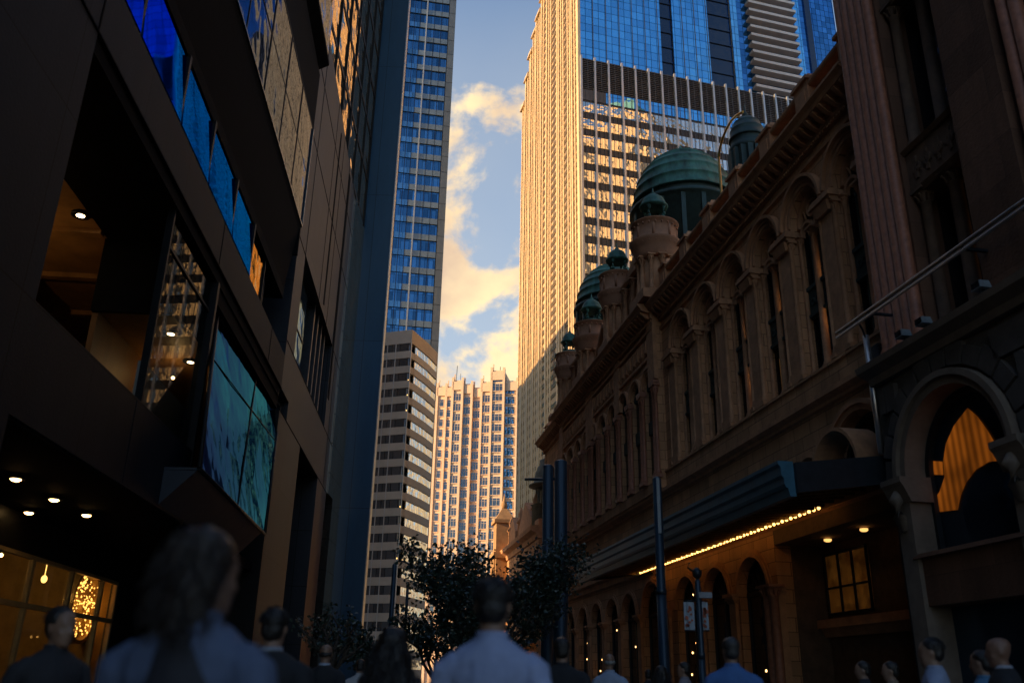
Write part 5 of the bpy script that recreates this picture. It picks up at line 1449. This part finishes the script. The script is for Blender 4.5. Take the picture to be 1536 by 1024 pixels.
def tree(x, y, h, crown_r, crown_z0, nl, leaf, label, seed, flat=1.0):
    rr = random.Random(seed)
    root = thing('street_tree', label, 'tree', (x, y, 0), 0, 'street trees')
    BK = pmat('bark', (.055, .042, .032), .9, var=.4, scale=6, bump=.6, bscale=20)
    t = MB(); tips = []
    fork = crown_z0 * .8
    t.tube([(0, 0, 0), (.03, .02, fork * .5), (-.04, .0, fork)], [.17, .12, .1], 9)
    def grow(p, d, ln, r, lev):
        q = p + d * ln * .5 + Vector((rr.uniform(-.1, .1), rr.uniform(-.1, .1), rr.uniform(-.05, .1))) * ln; e = q + (d + Vector((0, 0, .25))).normalized() * ln * .5
        t.tube([p, q, e], [r, r * .8, r * .6], 6)
        tips.append((q, lev)); tips.append((e, lev))
        if lev < 3:
            for k in range(3 if lev < 2 else 2):
                a = rr.uniform(0, 6.28); dd = (d * .8 + Vector((math.cos(a), math.sin(a), rr.uniform(-.1, .55))) * .8).normalized()
                grow(e if k else q, dd, ln * rr.uniform(.6, .8), r * .58, lev + 1)
    ln = (h - fork) * .42
    for k in range(5):
        a = 6.28 * k / 5 + rr.uniform(-.3, .3); grow(Vector((-.04, 0, fork)), Vector((math.cos(a) * .8 * crown_r / (h - fork) * 1.6, math.sin(a) * .8, rr.uniform(.5, 1.0))).normalized(), ln * rr.uniform(.8, 1.1), .075, 1)
    t.build('trunk', BK, root)
    c = MB()
    tt = [q for q, l in tips if l >= 2]
    for k in range(nl):
        q = rr.choice(tt); sp = .25 * crown_r / 2
        p = q + Vector((rr.gauss(0, sp), rr.gauss(0, sp), rr.gauss(0, sp * .8)))
        n = Vector((rr.gauss(0, 1), rr.gauss(0, 1), rr.gauss(.6, 1))).normalized(); u = n.cross(Vector((rr.gauss(0, 1), rr.gauss(0, 1), rr.gauss(0, 1)))).normalized(); w = n.cross(u)
        l = leaf * rr.uniform(.6, 1.3); wd = l * .42
        i = [c.P(*(p + u * a + w * b_ + n * z)) for a, b_, z in ((-l * .5, 0, 0), (-l * .1, wd, .12 * l), (l * .55, 0, -.08 * l), (-l * .1, -wd, .12 * l))]
        c.face((i[0], i[1], i[2])); c.face((i[0], i[2], i[3]))
    c.build('crown', MATS.get('dark_leaf') or leafmat('dark_leaf', (.022, .042, .03)), root)
    xs = [p.x for p in tt]; zs = [p.z for p in tt]
    return root


tp = on_y(728, 1000, 26)
tree(tp.x, 26, 6.4, 1.95, 1.6, 13500, .115, 'broad leafy dark green tree in the middle of the street', 11)
tp = on_y(498, 1000, 24)
tree(tp.x, 24, 3.3, .7, 1.7, 900, .1, 'thin young tree between the dark block and the blue black fin', 5)
tp = on_y(556, 1000, 48)
tree(tp.x, 48, 4.0, 1.3, 1.4, 2200, .2, 'low bushy tree farther down the street below the beige offices', 9)
tp = on_y(655, 1000, 40)
tree(tp.x, 40, 4.8, 1.4, 1.6, 2400, .18, 'tree behind the broad leafy one, nearer the beige offices', 21)


# ================================================================== people
def loft(m, secs, n=16):
    """secs: (x, y, z, rx, ry) horizontal ellipses joined to a closed tube"""
    rings = [[m.P(x + rx * math.cos(2 * math.pi * k / n), y + ry * math.sin(2 * math.pi * k / n), z) for k in range(n)] for x, y, z, rx, ry in secs]
    for a, b in zip(rings, rings[1:]):
        for k in range(n): m.face((a[k], a[(k + 1) % n], b[(k + 1) % n], b[k]), True)
    m.face(rings[0][::-1]); m.face(rings[-1])


TMP = bpy.data.scenes.new('workshop')


def fuse(m, name, mat, parent, voxel, smooth=3, disp=0, dscale=9, seed=0, rot=None):
    """one continuous skin out of overlapping lofts"""
    o = m.build(name, mat); C.objects.unlink(o); TMP.collection.objects.link(o)
    md = o.modifiers.new('r', 'REMESH'); md.mode = 'VOXEL'; md.voxel_size = voxel; md.use_smooth_shade = True
    md = o.modifiers.new('s', 'SMOOTH'); md.factor = .5; md.iterations = smooth
    vl = TMP.view_layers[0]; vl.update(); dg = vl.depsgraph; me = bpy.data.meshes.new_from_object(o.evaluated_get(dg))
    o.modifiers.clear(); old = o.data; o.data = me; bpy.data.meshes.remove(old); me.name = name; TMP.collection.objects.unlink(o); C.objects.link(o)
    if disp:
        for v in me.vertices:
            c = v.co; f = noise.noise(Vector((c.x * dscale + seed, c.y * dscale, c.z * dscale * .55))) + .5 * noise.noise(Vector((c.x * dscale * 2.2, c.y * dscale * 2.2 + seed, c.z * dscale * 1.3)))
            v.co += v.normal * f * disp
    for p in me.polygons: p.use_smooth = True
    if parent: o.parent = parent
    return o


def person(px, py, h, yaw, label, top, top_kind='shirt', hair='short', hair_c=(.012, .009, .008), trousers=(.02, .022, .03), skin=(.22, .13, .09), build=1.0, turn=0, stride=.22, Y=None, collar=None, seed=1, tilt=0):
    r = ray(px, py); k = (h - H) / r.z; P = r * k
    if Y: P = on_y(px, py, Y)
    x, y = P.x, P.y
    S_ = h / 1.75; rr = random.Random(seed)
    sk = pmat('skin_%02d' % int(skin[0] * 100), skin, .5, var=.1, scale=20)
    b = build
    tr = R(turn)
    def hp(q):
        """turn the head about the neck"""
        c, s = math.cos(tr), math.sin(tr)
        return (q[0] * c - q[1] * s, q[0] * s + q[1] * c, q[2])
    def sc(m):
        m.v = [tuple(c * S_ for c in v) for v in m.v]; return m
    TOR = [(0, 0, .86, .165, .115), (0, 0, .98, .158, .118), (0, .005, 1.1, .15, .108), (0, .008, 1.24, .168 * b, .122), (0, 0, 1.34, .195 * b, .118), (0, -.005, 1.395, .19 * b, .104), (0, -.01, 1.435, .155 * b, .09), (0, -.012, 1.465, .112 * b, .076), (0, -.012, 1.49, .076, .066), (0, -.006, 1.52, .06, .06), (0, .004, 1.57, .056, .058)]
    def limb_leg(sg, grow=0.0, z1=.05):
        f_ = sg * stride
        return [(sg * .088, 0, .93, .095 + grow, .105 + grow), (sg * .092, f_ * .3, .72, .085 + grow, .09 + grow), (sg * .095, f_ * .55 + .02, .5, .062 + grow, .066 + grow), (sg * .097, f_ * .72, .34, .056 + grow, .062 + grow), (sg * .1, f_ - .03, .09, .04 + grow, .046 + grow), (sg * .1, f_ - .03, z1, .042 + grow, .05 + grow)]
    def limb_arm(m, sg, grow=0.0, to=.86, sw=None):
        a = (stride * -sg * .7) if sw is None else sw
        pts = [(sg * .15 * b, -.008, 1.385), (sg * .2 * b, -.016 + a * .1, 1.352), (sg * .245 * b, -.03 + a * .35, 1.2), (sg * .262 * b, -.03 + a * .6, 1.1), (sg * .268 * b, .02 + a * .9, .98), (sg * .262 * b, .06 + a * 1.2, .86)]
        rad = [.056, .06, .05, .044, .038, .029]
        n = max(3, int(round(3 + (1.12 - to) / .12))); n = min(6, n)
        m.tube(pts[:n], [r_ + grow for r_ in rad[:n]], 12)
        return Vector(pts[-1]), a
    m = MB()
    loft(m, TOR)
    for sg in (-1, 1):
        loft(m, limb_leg(sg)); m.ell((sg * .1, sg * stride + .05, .05), (.042, .12, .04))
        w, a = limb_arm(m, sg)
        # palm, four unequal bent fingers and the thumb
        m.tube([w, w + Vector((-sg * .004, .012, -.045)), w + Vector((-sg * .008, .02, -.085))], [.026, .034, .03], 10)
        kn = w + Vector((-sg * .008, .022, -.088))
        for q, ln in enumerate((.066, .075, .07, .054)):
            o_ = Vector((0, -.03 + .02 * q, 0)); p0 = kn + o_
            m.tube([p0, p0 + Vector((-sg * .004, .004, -ln * .45)), p0 + Vector((-sg * .014, .006, -ln * .8)), p0 + Vector((-sg * .026, .006, -ln))], [.0105, .0098, .009, .008], 7)
        p0 = w + Vector((-sg * .008, .036, -.035)); m.tube([p0, p0 + Vector((-sg * .012, .026, -.03)), p0 + Vector((-sg * .018, .03, -.062))], [.013, .011, .009], 7)
    # head
    hs = [(0, .05, 1.505, .028, .03), (0, .045, 1.525, .05, .052), (0, .03, 1.555, .062, .074), (0, .018, 1.6, .07, .09), (0, .01, 1.64, .075, .097), (0, .004, 1.68, .077, .1), (0, 0, 1.71, .071, .092), (0, -.003, 1.735, .052, .068), (0, -.004, 1.75, .02, .03)]
    hm = MB(); loft(hm, hs, 20)
    hm.tube([(0, .1, 1.645), (0, .113, 1.62), (0, .125, 1.602), (0, .11, 1.592)], [.009, .011, .014, .012], 8)
    hm.ell((0, .098, 1.568), (.024, .012, .008), 10, 6); hm.ell((0, .096, 1.556), (.022, .012, .008), 10, 6); hm.ell((0, .085, 1.522), (.024, .018, .016), 10, 6)
    for sg in (-1, 1):
        hm.ell((sg * .03, .094, 1.655), (.024, .012, .009), 10, 6); hm.ell((sg * .031, .088, 1.636), (.015, .012, .01), 10, 6); hm.ell((sg * .076, -.004, 1.63), (.012, .022, .033), 10, 6); hm.ell((sg * .045, .072, 1.595), (.022, .02, .022), 10, 6)
    hm.v = [hp(v) for v in hm.v]
    o0 = len(m.v); m.v += hm.v; m.f += [tuple(i + o0 for i in f_) for f_ in hm.f]; m.m += hm.m; m.smooth += hm.smooth
    vd = max(1, min(2.2, y / 5))
    root = fuse(sc(m), 'person', sk, None, .0095 * S_ * vd, 2)
    root.location = (x, y, .0); root.rotation_euler = (0, 0, R(yaw))
    tag(root, label, 'person')
    cl = lambda nm, c, **k: pmat(nm + '_%d_%d_%d' % tuple(int(v * 255) for v in c), c, k.pop('rough', .85), var=.12, scale=8, bump=.25, bscale=160)
    # upper garment
    g = .013 if top_kind in ('shirt', 'dress') else .024
    tm = MB(); loft(tm, [(a, c, z, rx + g, ry + g) for a, c, z, rx, ry in TOR[:9]] if top_kind != 'jacket' else [(0, 0, .78, .185, .14)] + [(a, c, z, rx + g, ry + g) for a, c, z, rx, ry in TOR[:9]])
    slv = {'shirt': .9, 'jacket': .9, 'dress': 1.25}[top_kind]
    if top_kind != 'dress':
        for sg in (-1, 1): limb_arm(tm, sg, g, .88)
    else:
        for sg in (-1, 1): tm.ell((sg * .17, -.01, 1.405), (.06, .06, .05))
        loft(tm, [(0, 0, .5, .24, .2), (0, 0, .7, .2, .16), (0, 0, .88, .18, .13)])
    tm.lathe(0, -.006, [(.085, 1.475), (.08, 1.49), (.073, 1.505), (.07, 1.508), (.06, 1.5), (.06, 1.47)], 18)
    nm = {'shirt': 'shirt', 'jacket': 'jacket', 'dress': 'dress'}[top_kind]
    fuse(sc(tm), nm, cl('cloth', top), root, .011 * S_ * vd, 2, .009, 11, seed)
    cm = MB(); cz = (0, -.008)
    cm.lathe(cz[0], cz[1], [(.079, 1.482), (.075, 1.5), (.071, 1.522), (.065, 1.524), (.063, 1.515), (.068, 1.48)], 20)
    sc(cm).build('collar', cl('cloth', collar or top), root)
    if top_kind != 'dress':
        lm = MB(); loft(lm, [(0, 0, .82, .172, .122), (0, 0, .9, .176, .128), (0, 0, .98, .168, .124)])
        for sg in (-1, 1): loft(lm, limb_leg(sg, .018, .04))
        fuse(sc(lm), 'trousers', cl('cloth', trousers), root, .018 * S_ * vd, 2, .006, 9, seed)
    for sg in (-1, 1):
        sm = MB(); sm.ell((sg * .1, sg * stride + .05, .045), (.05, .135, .045)); sm.box(sg * .1 - .045, sg * .1 + .045, sg * stride - .07, sg * stride + .16, .0, .025); sc(sm).build('shoe', pmat('shoe_leather', (.02, .018, .016), .4), root)
    # hair
    hc = pmat('hair_%d_%d' % (int(hair_c[0] * 500), int(hair_c[2] * 500)), hair_c, .38, var=.35, scale=40, bump=.5, bscale=90, streak=.2)
    if hair != 'none':
        hm = MB()
        if hair == 'short':
            hm.ell((0, -.016, 1.685), (.088, .1, .083), 20, 12); hm.ell((0, -.045, 1.625), (.074, .065, .075), 16, 10)
        elif hair == 'fringe':
            for sg in (-1, 1): hm.ell((sg * .055, -.03, 1.63), (.03, .06, .036), 12, 8)
            hm.ell((0, -.062, 1.625), (.06, .04, .04), 12, 8)
        elif hair == 'long':
            hm.ell((0, -.012, 1.68), (.1, .112, .095), 20, 12)
            loft(hm, [(0, -.09, 1.22, .10, .03), (0, -.1, 1.3, .15, .05), (0, -.085, 1.42, .145, .065), (0, -.05, 1.54, .122, .085), (0, -.02, 1.66, .1, .1)], 18)
            for sg in (-1, 1): hm.tube([(sg * .085, .0, 1.66), (sg * .11, .01, 1.52), (sg * .14, .03, 1.38), (sg * .13, .07, 1.26)], [.03, .04, .04, .02], 8)
        elif hair == 'wavy':
            hm.ell((0, -.015, 1.68), (.096, .108, .094), 20, 12)
            loft(hm, [(-.02, -.06, 1.36, .045, .03), (-.015, -.065, 1.4, .075, .045), (-.01, -.06, 1.47, .09, .06), (0, -.04, 1.56, .095, .082), (0, -.02, 1.66, .095, .103)], 20)
        hm.v = [hp(v) for v in hm.v]
        ho = fuse(sc(hm), 'hair', hc, root, .009 * S_ * vd, 2, .011 if hair in ('long', 'wavy') else .006, 22, seed)
        if hair in ('short', 'fringe') and y < 9:
            st = MB()
            for k in range(420 if hair == 'short' else 160):
                a = rr.uniform(0, 6.283); t = rr.uniform(.0, 1.75) if hair == 'short' else rr.uniform(1.35, 1.9)
                nrm = Vector((math.sin(t) * math.cos(a), math.sin(t) * math.sin(a), math.cos(t)))
                if nrm.y > .55 and nrm.z < .5: continue
                p = Vector((nrm.x * .086, -.018 + nrm.y * .098, 1.683 + nrm.z * .08)); dr_ = (nrm * .5 + Vector((rr.gauss(0, .4), rr.gauss(0, .4) - .2, rr.gauss(-.3, .4)))).normalized()
                st.tube([hp(p), hp(p + dr_ * .011), hp(p + dr_ * .02 + Vector((0, 0, -.004)))], [.0022, .0018, .0008], 4, cap=False)
            sc(st).build('loose_strands', hc, ho)
        if hair in ('long', 'wavy'):
            st = MB(); n_ = 260 if hair == 'wavy' else 160
            for k in range(n_):
                a = rr.uniform(-math.pi, 0) + (0 if rr.random() < .8 else rr.uniform(-.5, .5)); z = rr.uniform(1.45, 1.76) if hair == 'wavy' else rr.uniform(1.4, 1.7)
                rad = .097 * math.sqrt(max(.05, 1 - ((z - 1.66) / .14) ** 2)) if z > 1.6 else (.095 if hair == 'wavy' else .125)
                p = Vector((rad * math.cos(a), -.02 + rad * math.sin(a), z)); pts = [p]
                d = Vector((math.cos(a) * .55 + (-.1 if hair == 'wavy' else 0), math.sin(a) * .45 - .1, -.75)).normalized()
                ln = rr.uniform(.012, .03) if hair == 'wavy' else .04; ph = rr.uniform(0, 6)
                for j in range(4):
                    p = p + (d + Vector((math.sin(ph + j * 1.5), math.cos(ph + j * 1.3), .2)) * .45).normalized() * ln; pts.append(p)
                st.tube([hp(q) for q in pts], [.0028, .0026, .0022, .0018, .001], 4, cap=False)
            sc(st).build('loose_strands', hc, ho)
    return root


WHITE = (.52, .56, .66); SUIT = (.012, .013, .017); BLUE = (.05, .13, .34)
person(740, 870, 1.8, 2, 'man in a pale blue white shirt seen from behind in the street centre', (.26, .31, .48), seed=3, turn=-6, build=.97)
w = person(314, 801, 1.76, -4, 'woman with loose wavy hair looking right, pale sleeves and dark vest', (.075, .1, .17), hair='wavy', hair_c=(.02, .012, .008), seed=8, turn=-30, skin=(.16, .09, .065))
vm = MB(); loft(vm, [(0, 0, .9, .19, .145), (0, 0, 1.05, .175, .138), (0, -.01, 1.2, .165, .15), (0, -.012, 1.3, .14, .145), (0, -.015, 1.4, .115, .125), (0, -.015, 1.46, .1, .095)]); vm.v = [tuple(c * 1.76 / 1.75 for c in v) for v in vm.v]
fuse(vm, 'vest', pmat('dark_vest', (.014, .014, .02), .8, var=.2, bump=.2), w, .012, 2, .006, 10, 4)
person(96, 913, 1.75, -118, 'bearded man in a dark top before the amber lit shop', (.016, .016, .02), hair='short', seed=5, skin=(.2, .11, .07), build=1.05)
person(414, 914, 1.76, 4, 'man in dark suit with a pale collar beside the wavy haired woman', SUIT, 'jacket', seed=6, collar=(.2, .22, .27), skin=(.24, .14, .1))
person(490, 966, 1.76, 0, 'balding man in dark suit with bright collar in front of the blue black fin', SUIT, 'jacket', hair='fringe', seed=7, collar=(.3, .35, .45))
person(590, 944, 1.66, 0, 'woman with long straight dark hair and bare arms', (.02, .016, .02), 'dress', hair='long', seed=9, skin=(.26, .15, .11))
person(843, 957, 1.78, -4, 'man in black suit just right of the white shirted man', SUIT, 'jacket', seed=10, build=1.05)
person(914, 980, 1.78, 0, 'bald man in a pale blue shirt walking away by the arcade', (.26, .32, .44), hair='fringe', hair_c=(.2, .19, .18), seed=11)
person(991, 999, 1.62, 0, 'person in a red top half hidden by the slim pole', (.34, .03, .05), seed=12, hair='long')
person(1025, 993, 1.7, 70, 'person in a pale top looking left below the banners', (.2, .19, .22), seed=13)
person(1095, 957, 1.8, 0, 'man in a deep blue shirt seen from behind near the banners', BLUE, seed=14, hair='short', hair_c=(.03, .028, .028), build=1.08)
person(1293, 992, 1.7, 65, 'person in dark clothes walking left in the shadow of the porch', (.02, .022, .028), seed=15)
person(1334, 992, 1.68, 70, 'person in a tan top walking left by the dark stone pier', (.2, .14, .1), seed=16)
person(1394, 958, 1.8, 62, 'dark haired man in a light blue shirt turned left before the shop window', (.22, .27, .40), seed=17)
person(1469, 976, 1.72, 40, 'person in a teal blue top between the two men at the right edge', (.06, .17, .30), seed=18)
person(1496, 956, 1.8, 68, 'bald man in a dark suit and pale shirt at the right edge', SUIT, 'jacket', hair='none', collar=(.3, .33, .4), seed=19, skin=(.17, .09, .06))
person(541, 990, 1.66, 10, 'distant person in a pale top behind the long haired woman', (.4, .4, .42), seed=20, Y=16)
person(972, 1000, 1.66, 0, 'distant person in dark clothes left of the red top', (.03, .03, .04), seed=21, Y=21)

bpy.data.scenes.remove(TMP)
